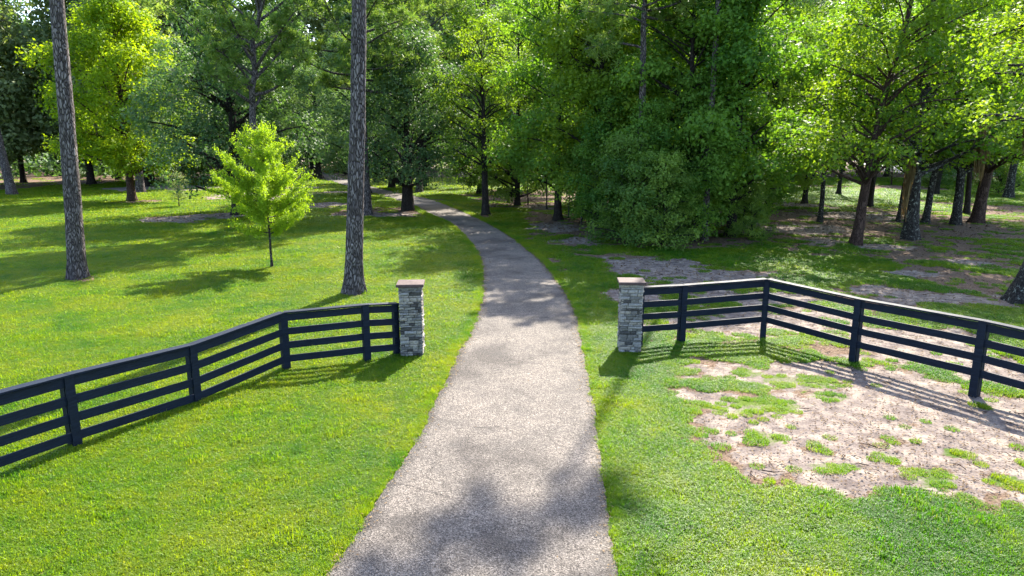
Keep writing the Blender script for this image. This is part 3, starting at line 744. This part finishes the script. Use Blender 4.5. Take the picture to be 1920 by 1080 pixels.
def branchy(seed, H, hb, rx, r0, nb, size, leaf, bk, lpb=70, asc=.75, peak=.28, clump=.22, holes=0, lean=(0, 0)):
    "open tree: leafy ascending branches round a leader"
    r = np.random.default_rng(seed); P = trunk_path(r, H * .96, lean, .12); mb = MB(); C = []; Rad = []
    add_trunk(mb, r, P, lambda z: trunk_radii(H * .96, r0, z, .4, .08), 10, False)
    for i in range(nb):
        t = (i + r.random()) / nb; z = hb + (H - hb) * .93 * t
        L_ = rx * (np.interp(t, [0, peak, 1], [.72, 1.12, .10]) + (r.random() - .5) * .25); a = i * 2.399 + r.random() * .7
        up = asc * (.45 + .95 * t) + (r.random() - .5) * .2
        ax = np.array([np.interp(z, P[:, 2], P[:, 0]), np.interp(z, P[:, 2], P[:, 1]), z])
        e = ax + np.array([math.cos(a), math.sin(a), up]) * L_
        Q = limb(mb, r, ax, e, r0 * .35 * (1 - .7 * t) + .006, .006, 5, .06)
        k = max(3, int(L_ / clump * 1.2))
        for s_ in range(k):
            f = .18 + .82 * (s_ + .5) / k; q = np.array([np.interp(f * 5, np.arange(6), Q[:, j]) for j in range(3)])
            w_ = clump * (1.35 - .85 * f)
            C.append(q + r.normal(size=3) * w_ * .5); Rad.append(w_ * (.8 + .5 * r.random()))
            if r.random() < .55 * (1 - f * .5):
                sd_ = unit(np.cross(e - ax, r.normal(size=3))) * w_ * 2.2; sd_[2] = abs(sd_[2]) * .6
                C.append(q + sd_); Rad.append(w_ * .7); limb(mb, r, q, q + sd_, .006 + r0 * .05, .004, 4, 0)
    C.append(P[-1] + [0, 0, .05]); Rad.append(clump * .6)
    C = np.array(C); Rad = np.array(Rad)
    V, F, T = leaf_cloud(r, C, Rad, lpb, size, .75, 6, .6)
    return mb.mesh('tree_trunk', [BARK[bk]], True), np_mesh('tree_crown', V, [F], [LEAF[leaf]], {'tint': T})

def pine(seed, H, hb, rx, r0, nb=34, tufts=12, nl=.30, lean=(0, 0), fork=0.0, wig=.35, sides=18, nn=26, wn=.028, shape=0):
    r = np.random.default_rng(seed); P = trunk_path(r, H, lean, wig, 18); mb = MB()
    add_trunk(mb, r, P, lambda z: trunk_radii(H, r0, z, .36, .22), sides, True)
    C = []
    for i in range(nb):
        t = (i + r.random()) / nb; z = hb + (H - hb) * t; a = i * 2.4 + r.random()
        L_ = rx * np.interp(t, [0, .3, .75, 1], [.75, 1.0, .8, .2]) * (.6 + .6 * r.random())
        ax = np.array([np.interp(z, P[:, 2], P[:, 0]), np.interp(z, P[:, 2], P[:, 1]), z])
        e = ax + np.array([math.cos(a), math.sin(a), .12 + fork + .5 * t + (r.random() - .5) * .3]) * L_
        Q = limb(mb, r, ax, e, r0 * (.33 - .2 * t + fork * .25) + .01, .02, 6, .05)
        for s_ in range(tufts):
            f = .42 + .58 * r.random() ** .7; q = np.array([np.interp(f * 5, np.arange(6), Q[:, j]) for j in range(3)])
            off = unit(np.array([r.normal(), r.normal(), .15 + r.random() * .8])) * (.25 + .85 * r.random()) * rx * .24
            c = q + off; limb(mb, r, q, c, .018, .008, 4, 0); C.append(c)
            c2 = c + r.normal(size=3) * .2; C.append(c2)
    C = np.array(C); k = len(C); ci = np.repeat(np.arange(k), nn); m = len(ci)
    ax = unit(r.normal(size=(k, 3)) * .6 + np.array([0, 0, .9]))
    d = unit(ax[ci] * .8 + r.normal(size=(m, 3)) * .6); l = nl * (.7 + .5 * r.random(m))
    s_ = unit(np.cross(d, r.normal(size=(m, 3)))) * wn * (.8 + .5 * r.random(m))[:, None]
    B = C[ci] + d * .02; T_ = C[ci] + d * l[:, None] - np.array([0, 0, 1]) * (l * .12)[:, None]
    V = np.stack([B - s_ * .5, T_ - s_ * .6, T_ + s_ * .6, B + s_ * .5], 1).reshape(-1, 3)
    F = np.arange(m)[:, None] * 4 + np.array([[0, 1, 2, 3]])
    tint = np.repeat(r.random(k)[ci] * .6 + r.random(m) * .4, 4)
    return mb.mesh('pine_trunk', [BARK['pine']], True), np_mesh('pine_crown', V, [F], [LEAF['needle']], {'tint': tint})

def tree(tpl, x, y, label, name='tree', cat='tree', group=None, rz=0, s=(1, 1, 1), z=None):
    if np.isscalar(s): s = (s, s, s)
    t = thing(name, label, cat, (x, y, (float(gz(x, y)) if z is None else z)), rz, group, s)
    obj('trunk', tpl[0], t); obj('crown', tpl[1], t); return t
def treep(tpl, px, py, label, **kw):
    p = at(px, py); return tree(tpl, p.x, p.y, label, **kw)

# --- the two big pines behind the left fence (crowns above the picture)
treep(pine(11, 27, 17, 4.2, .30, 30, 9, .3, lean=(1.3, 0.4), wig=.35, sides=40), 146, 523, 'tall pine trunk with plated bark on the lawn behind the left board fence', name='pine_tree', cat='pine tree')
treep(pine(12, 26, 16.5, 4.2, .295, 30, 9, .3, lean=(1.5, 0.3), wig=.25, sides=40), 663, 549, 'tall pine trunk on the lawn between the small bright tree and the left pillar', name='pine_tree', cat='pine tree')
treep(pine(13, 27, 17, 4.5, .42, 26, 8, .35, lean=(-3.2, 0), sides=20), 24, 366, 'reddish pine trunk leaning left at the far left edge of the lawn', name='pine_tree', cat='pine tree')
P_mid = pine(14, 15.5, 6.8, 4.0, .25, 26, 24, .38, lean=(.7, 0), wig=.9, fork=.55)
treep(P_mid, 489, 431, 'slim pine with forked spreading limbs rising behind the small bright tree', name='pine_tree', cat='pine tree', rz=1)
P_full = pine(15, 21, 8.6, 5.4, .30, 44, 20, .42, wig=.5)
treep(P_full, 786, 361, 'second long needled pine farther back above the roadside oak', name='pine_tree', cat='pine tree', rz=3, s=(1.15, 1.15, 1.25))
treep(P_full, 690, 402, 'pine with long pale needles whose branches spread behind the central tall trunk', name='pine_tree', cat='pine tree')
P_far = pine(16, 25, 12, 5.0, .40, 36, 14, .48, wig=.5, nn=20, wn=.05)
treep(P_far, 264, 361, 'brown pine trunk just right of the bright maple, behind it', name='pine_tree', cat='pine tree', rz=2)

# --- the small bright tree on the lawn
treep(branchy(21, 5.7, 1.3, 2.35, .065, 44, .075, 'yellow', 'lichen', 66, .72, .22, .115), 510, 501, 'small bright yellow green tree standing alone on the left lawn', name='young_tree', rz=.7, s=(.84, .84, 1))
# --- the big bright maple
treep(broadleaf(31, 17.4, 3.0, 6.4, .34, 170, 300, .25, 'lime', 'brown', 'egg', clr=(.75, 1.35)), 248, 377, 'large bright yellow green tree with a full oval crown on the left lawn', name='broadleaf_tree')
# --- dark oaks
OAK = broadleaf(32, 15.5, 2.2, 6.4, .48, 140, 270, .22, 'oak', 'oak', 'dome', clr=(.9, 1.6), droop=.3)
OAK2 = broadleaf(33, 14, 2.6, 5.6, .5, 130, 270, .22, 'oak', 'oak', 'dome', clr=(.8, 1.5), droop=.2)
treep(OAK, 449, 402, 'dark spreading oak behind and left of the small bright tree', name='oak_tree', s=(.92, .92, .93))
treep(OAK2, 765, 394, 'dark oak with a round dense crown standing at the left edge of the driveway', name='oak_tree', rz=.4, s=(.88, .88, .93))
treep(OAK, 686, 364, 'dark thick oak trunk seen just right of the central tall pine', name='oak_tree', rz=2.5, s=(.85, .85, 1.0))
treep(OAK2, 597, 335, 'dark oak on the inside of the driveway bend beside the golden shrubs', name='oak_tree', rz=1.4, s=(1.0, 1.0, 1.15))
treep(OAK2, 707, 343, 'dark oak beyond the driveway bend, smaller trunk left of the two leaning ones', name='oak_tree', rz=3.4, s=(.8, .8, .95))
treep(OAK, 735, 352, 'dark oak beyond the driveway with a wide flared base', name='oak_tree', rz=4.2, s=(.75, .75, .9))
treep(OAK2, 794, 351, 'dark leaning oak trunk beyond the driveway right of the roadside oak', name='oak_tree', rz=5.4, s=(.75, .75, .95))

# --- airy tree by the road
treep(broadleaf(41, 13.5, 3.4, 3.3, .26, 46, 190, .17, 'fresh', 'oak', 'egg', clr=(.6, 1.15), flat=.42, lean=(.5, 0), wig=.2, holes=.32), 911, 402, 'slender airy tree beside the right edge of the driveway casting a thin shadow', name='roadside_tree', rz=2)

# --- forest right of the road
F1 = broadleaf(51, 19, 2.8, 4.8, .28, 84, 360, .24, 'forest', 'oak', 'egg', clr=(.8, 1.8), flat=.42, holes=.22)
F2 = broadleaf(52, 17, 2.2, 4.4, .25, 80, 340, .23, 'fresh', 'oak', 'egg', clr=(.8, 1.7), flat=.42, holes=.22)
F3 = broadleaf(53, 19, 1.2, 4.8, .30, 88, 350, .24, 'bush', 'oak', 'round', clr=(.8, 1.9), flat=.42, holes=.2)
F4 = broadleaf(57, 15, 4.0, 3.8, .2, 70, 300, .23, 'lime', 'oak', 'egg', clr=(.8, 1.5), flat=.55, holes=.3)
B1 = broadleaf(54, 5.2, .25, 2.3, .07, 44, 260, .14, 'bush', 'oak', 'dome', clr=(.4, .85), wig=.5, flat=.5, holes=.25)
B2 = broadleaf(55, 7.5, .5, 2.4, .09, 54, 250, .15, 'forest', 'oak', 'egg', clr=(.45, .95), wig=.5, flat=.45, holes=.25)
GF = 'broadleaf trees along the front of the right woods'
for i, (tp, px, py, s_, lab) in enumerate([
    (F1, 1282, 444, (.82, .82, .88), 'dense dark green tree at the front corner of the right woods, leafy to the ground'),
    (F1, 1370, 444, (.9, .9, .92), 'tree with a thick dark trunk at the right end of the thicket'),
    (F2, 1118, 428, (.9, .9, .95), 'leafy tree at the edge of the woods left of the dense front tree'),
    (F1, 1046, 413, (.9, .9, .95), 'tall green tree in the woods edge right of the airy roadside tree'),
    (F3, 970, 385, (.8, .8, .85), 'dark tree in the woods just behind the airy roadside tree'),
    (F2, 1180, 405, (.9, .9, 1.0), 'yellow green tree in the second row between the pine and the woods edge'),
    (F4, 1145, 418, (.9, .9, .9), 'yellow leaved tree between the airy roadside tree and the thicket pine'),
    (F4, 1460, 372, (1.1, 1.1, 1.1), 'yellow leaved tree behind the right end of the thicket'),
    (F1, 1300, 410, (1, 1, 1.05), 'tall tree in the second row above the middle of the thicket'),
    (F3, 1440, 391, (.9, .9, 1), 'tree with a short visible dark trunk right of the thicket in the bright grass'),
    (F2, 1090, 380, (1, 1, 1.1), 'fresh green tree deep in the woods above the shaded trunks'),
    (F3, 900, 364, (.9, .9, 1.0), 'dark tree at the back of the woods left of the airy tree'),
    (F1, 1210, 375, (1.1, 1.1, 1.15), 'tall tree at the back of the woods right of the pine trunk'),
    (F2, 1370, 375, (1.1, 1.1, 1.15), 'tall tree at the back of the woods above the thick dark trunk'),
    (F3, 1000, 358, (1.1, 1.1, 1.2), 'tall dark tree filling the gap at the end of the wooded strip'),
    ]):
    treep(tp, px, py, lab, name='forest_tree', group=GF, rz=i * 1.9, s=s_)
GB = 'leafy understorey bushes at the edge of the right woods'
for i, (tp, px, py, s_, lab) in enumerate([
    (B1, 1175, 458, 1.0, 'low bush at the left front corner of the thicket'), (B1, 1245, 463, .85, 'lowest bush in front of the thicket centre'),
    (B2, 1205, 448, .95, 'tall bush in the thicket behind the corner bush'), (B2, 1300, 452, .9, 'bush in the middle of the thicket front'),
    (B1, 1410, 447, .55, 'small pale leaved bush at the right foot of the thicket'),
    (B2, 1265, 440, 1.15, 'tall bush behind the thicket centre'), (B2, 1110, 420, .85, 'bush at the woods edge over the bare sapling trunks'),
    (B2, 1150, 440, 1.0, 'bush left of the thicket corner with drooping branches'), (B2, 1395, 430, .9, 'bush behind the right end of the thicket'),
    (B2, 1345, 428, 1.1, 'tall bush filling the thicket behind the dark trunk')]):
    treep(tp, px, py, lab, name='bush', cat='bush', group=GB, rz=i * 2.2, s=s_)
# saplings with bare stems along the shaded edge
SAP = branchy(56, 6.5, 2.4, 1.4, .06, 26, .12, 'bush', 'lichen', 40, .5, .4, .34)
for i, (px, py, s_, lab) in enumerate([(1090, 423, 1, 'bare stemmed sapling at the shaded edge left of the thicket'), (1066, 408, .9, 'second bare stemmed sapling further along the shaded edge'), (960, 378, 1, 'thin sapling in the shade behind the roadside tree'),
        (990, 384, .9, 'thin sapling in the shade right of the roadside tree'), (1025, 392, 1.1, 'pale sapling stem deep in the shaded woods edge'), (1128, 436, .9, 'crooked pale sapling at the left foot of the thicket'), (880, 352, 1.1, 'thin dark sapling by the far bright grass')]):
    treep(SAP, px, py, lab, name='sapling', cat='sapling', group='thin saplings at the shaded woods edge', rz=i * 1.3, s=s_)
# pine rising out of the thicket, with two long limbs to the left
def limb_pine():
    tr, cr = pine(17, 15.5, 11.2, 3.2, .26, 18, 12, .36, wig=.15)
    return tr, cr
p = at(1197, 448); Yp = p.y
tp = thing('pine_tree', 'pine trunk rising out of the thicket with two long bare limbs reaching left', 'pine tree', (p.x, p.y, 0))
LP = limb_pine(); obj('trunk', LP[0], tp); obj('crown', LP[1], tp)
r_ = np.random.default_rng(3); mb = MB(); V_, F_, T_ = [], [], []; cc = []
for (zt, dx, dz, yy) in ((hat(1190, 48, Yp), -3.6, .5, -1.2), (hat(1190, 92, Yp), -3.2, -.1, -.8), (hat(1190, 20, Yp), 2.6, 1.0, -.6)):
    Q = limb(mb, r_, (.0, 0, zt), (dx, yy, zt + dz), .07, .02, 6, .03)
    for k in range(46):
        f = .45 + .55 * r_.random(); q = np.array([np.interp(f * 5, np.arange(6), Q[:, j]) for j in range(3)]); cc.append(q + r_.normal(size=3) * .33)
obj('limb', mb.mesh('pine_limb', [BARK['pine']], True), tp)
cc = np.array(cc); ci = np.repeat(np.arange(len(cc)), 26); d = unit(r_.normal(size=(len(ci), 3)) + [0, 0, .4]); l = .3 * (.7 + .5 * r_.random(len(ci)))
s_ = unit(np.cross(d, r_.normal(size=(len(ci), 3)))) * .011; B_ = cc[ci]; E_ = B_ + d * l[:, None]
obj('needles', np_mesh('pine_needles', np.stack([B_ - s_, E_ - s_, E_ + s_, B_ + s_], 1).reshape(-1, 3), [np.arange(len(ci))[:, None] * 4 + np.array([[0, 1, 2, 3]])], [LEAF['needle']], {'tint': np.repeat(r_.random(len(cc))[ci], 4)}), tp)
tree(pine(18, 31.5, 26.5, 2.8, .17, 14, 11, .4, wig=.1, wn=.04), 10.2, 36.0, 'tall pine hidden in the thicket with its crown above the picture', name='pine_tree', cat='pine tree')

# --- right woods with bare trunks
H1 = broadleaf(61, 16, 4.4, 4.6, .36, 95, 190, .20, 'fresh', 'lichen', 'dome', clr=(.7, 1.35), wig=.6)
H2 = broadleaf(62, 15, 4.6, 4.0, .22, 80, 180, .19, 'forest', 'oak', 'dome', clr=(.7, 1.3), wig=.7)
H3 = broadleaf(63, 15.5, 4.0, 4.2, .27, 90, 190, .20, 'fresh', 'brown', 'dome', lean=(.8, 0), clr=(.7, 1.3), wig=.4)
H4 = broadleaf(64, 14, 4.6, 3.8, .19, 70, 180, .19, 'forest', 'lichen', 'dome', lean=(1.1, 0), clr=(.7, 1.2), wig=.8)
GR = 'trees with bare trunks in the right woods'
for i, (tp, px, py, s_, rz, lab) in enumerate([
    (H3, 1604, 459, (.95, .95, 1), 0, 'reddish brown leaning trunk standing alone at the front of the right woods'),
    (H1, 1706, 448, (1, 1, 1), 0.5, 'thickest lichen spotted trunk with flared roots in the right woods'),
    (H4, 1537, 417, (.85, .85, .95), 1.0, 'thin mossy trunk left of the reddish leaning trunk'),
    (H2, 1508, 382, (1, 1, 1), 2.0, 'dark slim trunk at the edge of the bright grass right of the thicket'),
    (H2, 1630, 388, (1, 1, 1), 3.1, 'dark trunk right behind the reddish leaning trunk'),
    (H4, 1684, 416, (.8, .8, .9), 0, 'slender trunk draped in pale moss left of the thickest trunk'),
    (H2, 1697, 402, (1.3, 1.3, 1.05), 4.4, 'dark straight trunk directly behind the thickest trunk'),
    (H4, 1734, 418, (1.15, 1.15, 1.05), 0, 'pale lichened trunk leaning right beside the thickest trunk'),
    (H1, 1792, 421, (.75, .75, .95), 0.2, 'lichened trunk under the long hanging moss'),
    (H2, 1812, 401, (.9, .9, 1), 5.5, 'dark trunk behind the tree with the long hanging moss'),
    (H3, 1830, 417, (1.35, 1.35, 1.05), .1, 'broad dark trunk right of the hanging moss'),
    (H2, 1572, 365, (.9, .9, 1.05), 1.7, 'small dark trunk on the far bright grass'),
    (H2, 1755, 365, (1.1, 1.1, 1.1), 2.7, 'dark trunk by the far concrete path'),
    (H1, 1890, 372, (1.0, 1.0, 1.0), 2.7, 'tree by the far concrete path at the right edge'),
    (H1, 1480, 350, (1.1, 1.1, 1.2), 1.0, 'dark tree far beyond the bright grass, right of the thicket'),
    (H2, 1524, 342, (1.1, 1.1, 1.2), 0.1, 'slim tree far beyond the bright grass between darker trunks'),
    ]):
    treep(tp, px, py, lab, name='woodland_tree', group=GR, rz=rz, s=s_)
# the near tree cut by the right edge of the picture
NEAR = broadleaf(65, 13.5, 5.6, 3.5, .36, 64, 260, .13, 'fresh', 'lichen', 'dome', lean=(2.6, 0), clr=(.6, 1.1), wig=.6)
treep(NEAR, 1913, 567, 'near leaning tree with dark lichened trunk at the right edge behind the fence', name='woodland_tree')

# hanging moss
def moss(px, py, Y, w_, h_, label, seed, n=260):
    r = np.random.default_rng(seed); x0 = (px - 960) / FPX * (Y * math.cos(PITCH) + 1.0); zt = hat(px, py, Y); mb = MB(); V, F, T = [], [], []
    k = 0
    for i in range(n):
        cl = r.integers(0, 7); a = (cl - 3) * .11 + r.normal() * .07; b = ((cl * 3) % 7 - 3) * .1 + r.normal() * .07; l = h_ * (1 - min(.8, abs(cl - 2.5) * .2)) * (.35 + .65 * r.random() ** .7); segs = 5; z_ = -r.random() * h_ * .18
        P = [np.array([a * w_ * (1 - .45 * s_ / segs) + r.normal() * .03, b * w_ * (1 - .4 * s_ / segs) + r.normal() * .03, z_ - l * s_ / segs]) for s_ in range(segs + 1)]
        th = r.random() * 6.28; wd = np.array([math.cos(th), math.sin(th), 0]) * (.022 + .02 * r.random())
        for s_, q in enumerate(P): f = 1 - .75 * s_ / segs; V += [q - wd * f, q + wd * f]; T += [r.random()] * 2
        for s_ in range(segs): F.append((k + 2 * s_, k + 2 * s_ + 1, k + 2 * s_ + 3, k + 2 * s_ + 2))
        k += 2 * (segs + 1)
    o = obj('hanging_moss', np_mesh('hanging_moss', np.array(V), [np.array(F)], [LEAF['moss']], {'tint': T}), None, (x0, Y, zt)); o['label'] = label; o['category'] = 'moss'; o['group'] = 'hanging moss in the right woods'
moss(1822, 232, at(1792, 421).y - 6.5, 1.15, 3.1, 'longest brown curtain of moss hanging in front of the lichened trunks', 1, 420)
moss(1690, 296, at(1706, 448).y - 1.5, .6, 3.2, 'pale moss hanging in a narrow strand beside the thickest trunk', 2, 170)
moss(1898, 235, at(1830, 417).y - 6, .5, 1.6, 'short tuft of moss hanging near the right edge', 3, 110)
moss(1850, 70, at(1830, 417).y - 6.5, 1.5, 3.0, 'brown moss curtain high in the crown at top right', 4, 340)

# --- small things of the lawn and far ground
treep(branchy(71, 2.9, .5, 1.0, .045, 18, .09, 'grey', 'brown', 22, .8, .6, .2), 336, 388, 'little sparse shrub tree left of the dark oak on the lawn', name='shrub', cat='shrub', s=(1, 1, .95))
treep(branchy(72, 3.2, .6, 1.1, .07, 18, .10, 'grey', 'brown', 8, 1.3, .6, .2), 1671, 347, 'bare multi stemmed small tree on the bed before the concrete drive', name='shrub', cat='shrub', s=(1.3, 1.3, 1.25))
SH = broadleaf(73, 1.15, .08, .55, .03, 22, 130, .06, 'gold', 'oak', 'round', clr=(.15, .26))
for i, (px, s_, lab) in enumerate([(611, 1.0, 'golden round shrub at the left end of the row by the far driveway bend'), (619, 1.15, 'largest golden shrub, second from the left in the far row'), (630, 1.1, 'golden shrub second from the right in the far row'), (641, .85, 'smallest golden shrub at the right end of the far row')]):
    treep(SH, px, 324.5, lab, name='shrub', cat='shrub', group='golden shrubs by the far driveway bend', rz=i, s=s_)
BG_ = broadleaf(74, 3.6, .2, 2.2, .06, 44, 170, .16, 'bush', 'oak', 'round', clr=(.5, .9))
for i, (px, py, s_, lab) in enumerate([(1745, 352, 1.0, 'bright edged round bush between the moss curtain and the lichened trunk'), (1872, 366, 1.2, 'dark bush right of the broad dark trunk by the path'), (1910, 350, 1.3, 'dark bush at the right edge beyond the path'), (1800, 340, 1.1, 'dark bush behind the long moss curtain')]):
    treep(BG_, px, py, lab, name='bush', cat='bush', group='bushes along the far concrete path', rz=i, s=s_)

# wire fence beyond the shaded strip
wf = thing('wire_fence', 'thin wire fence with slender posts in front of the far bright grass', 'fence', at(829, 344))
b0 = at(829, 344); mw, n = mat('dark_iron'); principled(n, (.05, .045, .04), .6)
ends = [at(800, 342), at(815, 343), at(829, 344), at(844, 345.5), at(860, 347), at(876, 348.5)]
for e in ends:
    mb = MB(); mb.tube([(0, 0, -.2), (0, 0, .7), (0, 0, 1.5)], [.045, .045, .04], 6); obj('post', mb.mesh('fence_post', [mw]), wf, e - b0)
for a, b in zip(ends[:-1], ends[1:]):
    for z in (.4, .8, 1.2):
        mb = MB(); mb.tube([(a - b0) + Vector((0, 0, z)), ((a + b) / 2 - b0) + Vector((0, 0, z - .03)), (b - b0) + Vector((0, 0, z))], [.012] * 3, 4); obj('wire', mb.mesh('fence_wire', [mw]), wf)

# the house glimpsed at right
def house():
    p = at(1800, 318); p = Vector(((1800 - 960) / FPX * 118, 118, 0))
    t = thing('house', 'pale grey house glimpsed between the trunks in the right woods', 'house', p, R(-14))
    def pm(name, col, sc_=(1, 1, 8)):
        m, n = mat(name); tc = N(n, 'ShaderNodeTexCoord'); principled(n, ramp(n, noise(n, scalev(n, tc.outputs['Object'], sc_), 3), [(.3, tuple(c * .8 for c in col)), (.7, col)]), .8); return m
    mwall = pm('siding', (.55, .54, .52)); mroof = pm('shingles', (.16, .155, .15)); mwin = pm('window_glass', (.03, .035, .04)); mtr = pm('trim_paint', (.75, .74, .72))
    mb = MB(); mb.box((0, 0, 1.4), (16, 7, 2.8)); obj('wall', mb.mesh('house_wall', [mwall]), t)
    V = np.array([(-8.6, -4.1, 2.7), (8.6, -4.1, 2.7), (8.6, 4.1, 2.7), (-8.6, 4.1, 2.7), (-6.5, 0, 5.0), (6.5, 0, 5.0)])
    obj('roof', np_mesh('house_roof', V, [np.array([(0, 1, 5, 4), (2, 3, 4, 5), (3, 2, 1, 0)]), np.array([(1, 2, 5), (3, 0, 4)])], [mroof]), t)
    for x in (-6, -3, 3.2, 6):
        mb = MB(); 
        for c, s_ in (((0, 0, .75), (1.3, .08, .08)), ((0, 0, -.75), (1.3, .08, .08)), ((-.61, 0, 0), (.08, .08, 1.42)), ((.61, 0, 0), (.08, .08, 1.42)), ((0, -.005, 0), (.05, .05, 1.42))): mb.box(c, s_)
        f = obj('window', mb.mesh('window_frame', [mtr]), t, (x, -3.53, 1.6)); mb = MB(); mb.box((0, .01, 0), (1.14, .03, 1.4)); obj('pane', mb.mesh('window_pane', [mwin]), f)
    mb = MB(); mb.box((0, 0, 0), (1, .08, 2.1)); d = obj('door', mb.mesh('house_door', [mtr]), t, (.2, -3.54, 1.07)); mb = MB(); mb.box((.38, -.07, 0), (.06, .06, .12)); obj('handle', mb.mesh('door_handle', [mroof]), d)
house()

# --- the far woods
BW1 = broadleaf(81, 24, 4.5, 6.0, .36, 120, 190, .52, 'oak', 'oak', 'egg', clr=(1.3, 2.3))
BW2 = broadleaf(82, 25, 3.5, 6.2, .38, 120, 190, .52, 'grey', 'oak', 'egg', clr=(1.3, 2.3))
BW3 = broadleaf(83, 23, 3.5, 6.0, .36, 120, 190, .52, 'forest', 'oak', 'egg', clr=(1.3, 2.3))
GW = 'trees of the far woods behind the lawns'
r_ = np.random.default_rng(90)
far = [(-62, 82), (-54, 88), (-47, 84), (-39, 92), (-33, 140), (-46, 92), (-68, 95), (-58, 104), (-44, 106), (-36, 116), (-17, 146), (-9, 150), (-27, 148), (-1, 150), (5, 146), (-38, 132), (-50, 96),
       (10, 128), (19, 134), (4, 132), (14, 120), (24, 122), (34, 118), (39, 124), (47, 118), (56, 96), (66, 100), (60, 112), (76, 96), (30, 132), (70, 88), (52, 128), (-78, 88), (84, 92), (-72, 78), (-13, 158), (-22, 155), (-41, 98), (-90, 100), (-11, 142), (-31, 158), (64, 128), (76, 132)]
desc = ['dark green', 'greyish green', 'mid green']
marks = [(-200, 'past the left edge pine'), (90, 'behind the left leaning pine'), (200, 'behind the bright yellow green tree'), (330, 'behind the little sparse shrub'), (420, 'behind the dark spreading oak'), (520, 'above the small bright tree'),
         (600, 'behind the golden shrubs'), (690, 'behind the driveway bend'), (770, 'above the roadside oak'), (850, 'left of the airy roadside tree'), (930, 'right of the airy roadside tree'), (1050, 'behind the wooded strip'), (1180, 'behind the thicket pine'),
         (1300, 'behind the thicket'), (1430, 'above the far bright grass'), (1560, 'behind the reddish leaning trunk'), (1670, 'behind the thickest lichened trunk'), (1780, 'behind the pale house'), (1880, 'behind the long moss'), (2000, 'past the right edge path')]
used = {}
jobs = []
for i, (x, y) in enumerate(far):
    k = int(r_.integers(0, 3)); x += r_.normal(); y += r_.normal()
    px = 960 + x / (y * math.cos(PITCH) + 1) * FPX
    mk = min(marks, key=lambda m: abs(m[0] - px))[1]; jobs.append((y, x, k, mk))
jobs.sort(key=lambda j: j[0])
for y, x, k, mk in jobs:
    q = used.get((k, mk), 0); used[(k, mk)] = q + 1
    lab = '%stall %s tree of the far woods %s' % (('nearest ', 'more distant ', 'farthest ')[min(q, 2)] if True else '', desc[k], mk)
    tree((BW1, BW2, BW3)[k], x, y, lab, name='forest_tree', group=GW, rz=r_.random() * 6, s=tuple((1.4 if y > 125 else 1) * q_ for q_ in (.85 + .3 * r_.random(), .85 + .3 * r_.random(), .95 + .2 * r_.random())))
# undergrowth wall closing the view under the far crowns
def backwood():
    r = np.random.default_rng(99); C = []; Rd = []; mb = MB()
    for i in range(620):
        x = -150 + 300 * r.random(); y = 138 + 22 * r.random() + abs(x) * .05; z = 1 + 27 * r.random() ** .9
        if -64 < x < -36 and z > 22: continue
        if -18 < x < -4 and z > 24: continue
        C.append((x, y, z)); Rd.append(2.6 + 2 * r.random())
    for i in range(300):
        x = -150 + 112 * r.random() ** .9; C.append((x, 104 + 26 * r.random(), .3 + 2.6 * r.random())); Rd.append(1.2 + 1.6 * r.random())
    V, F, T = leaf_cloud(r, np.array(C), np.array(Rd), 150, .8, .8, 6)
    for i in range(150):
        x = -140 + 280 * r.random(); y = 128 + 20 * r.random(); h = 14; mb.tube([(x, y, -.2), (x + r.normal() * .3, y, 6), (x + r.normal() * .6, y, h)], [.3, .24, .18], 6)
    nv = len(V); tv = np.concatenate(mb.V); tf = np.concatenate(mb.F4) + nv
    me = np_mesh('distant_woods', np.concatenate([V, tv]), [F, tf], [LEAF['oak'], BARK['oak']], {'tint': np.concatenate([T, np.zeros(len(tv))])}, False, np.concatenate([np.zeros(len(F)), np.ones(len(tf))]))
    o = obj('distant_woods', me); o['kind'] = 'stuff'; o['label'] = 'solid dark line of distant woods closing the view'
backwood()
print('objects', len(bpy.data.objects), 'tris', sum(len(m.loops) - 2 * len(m.polygons) for m in bpy.data.meshes))
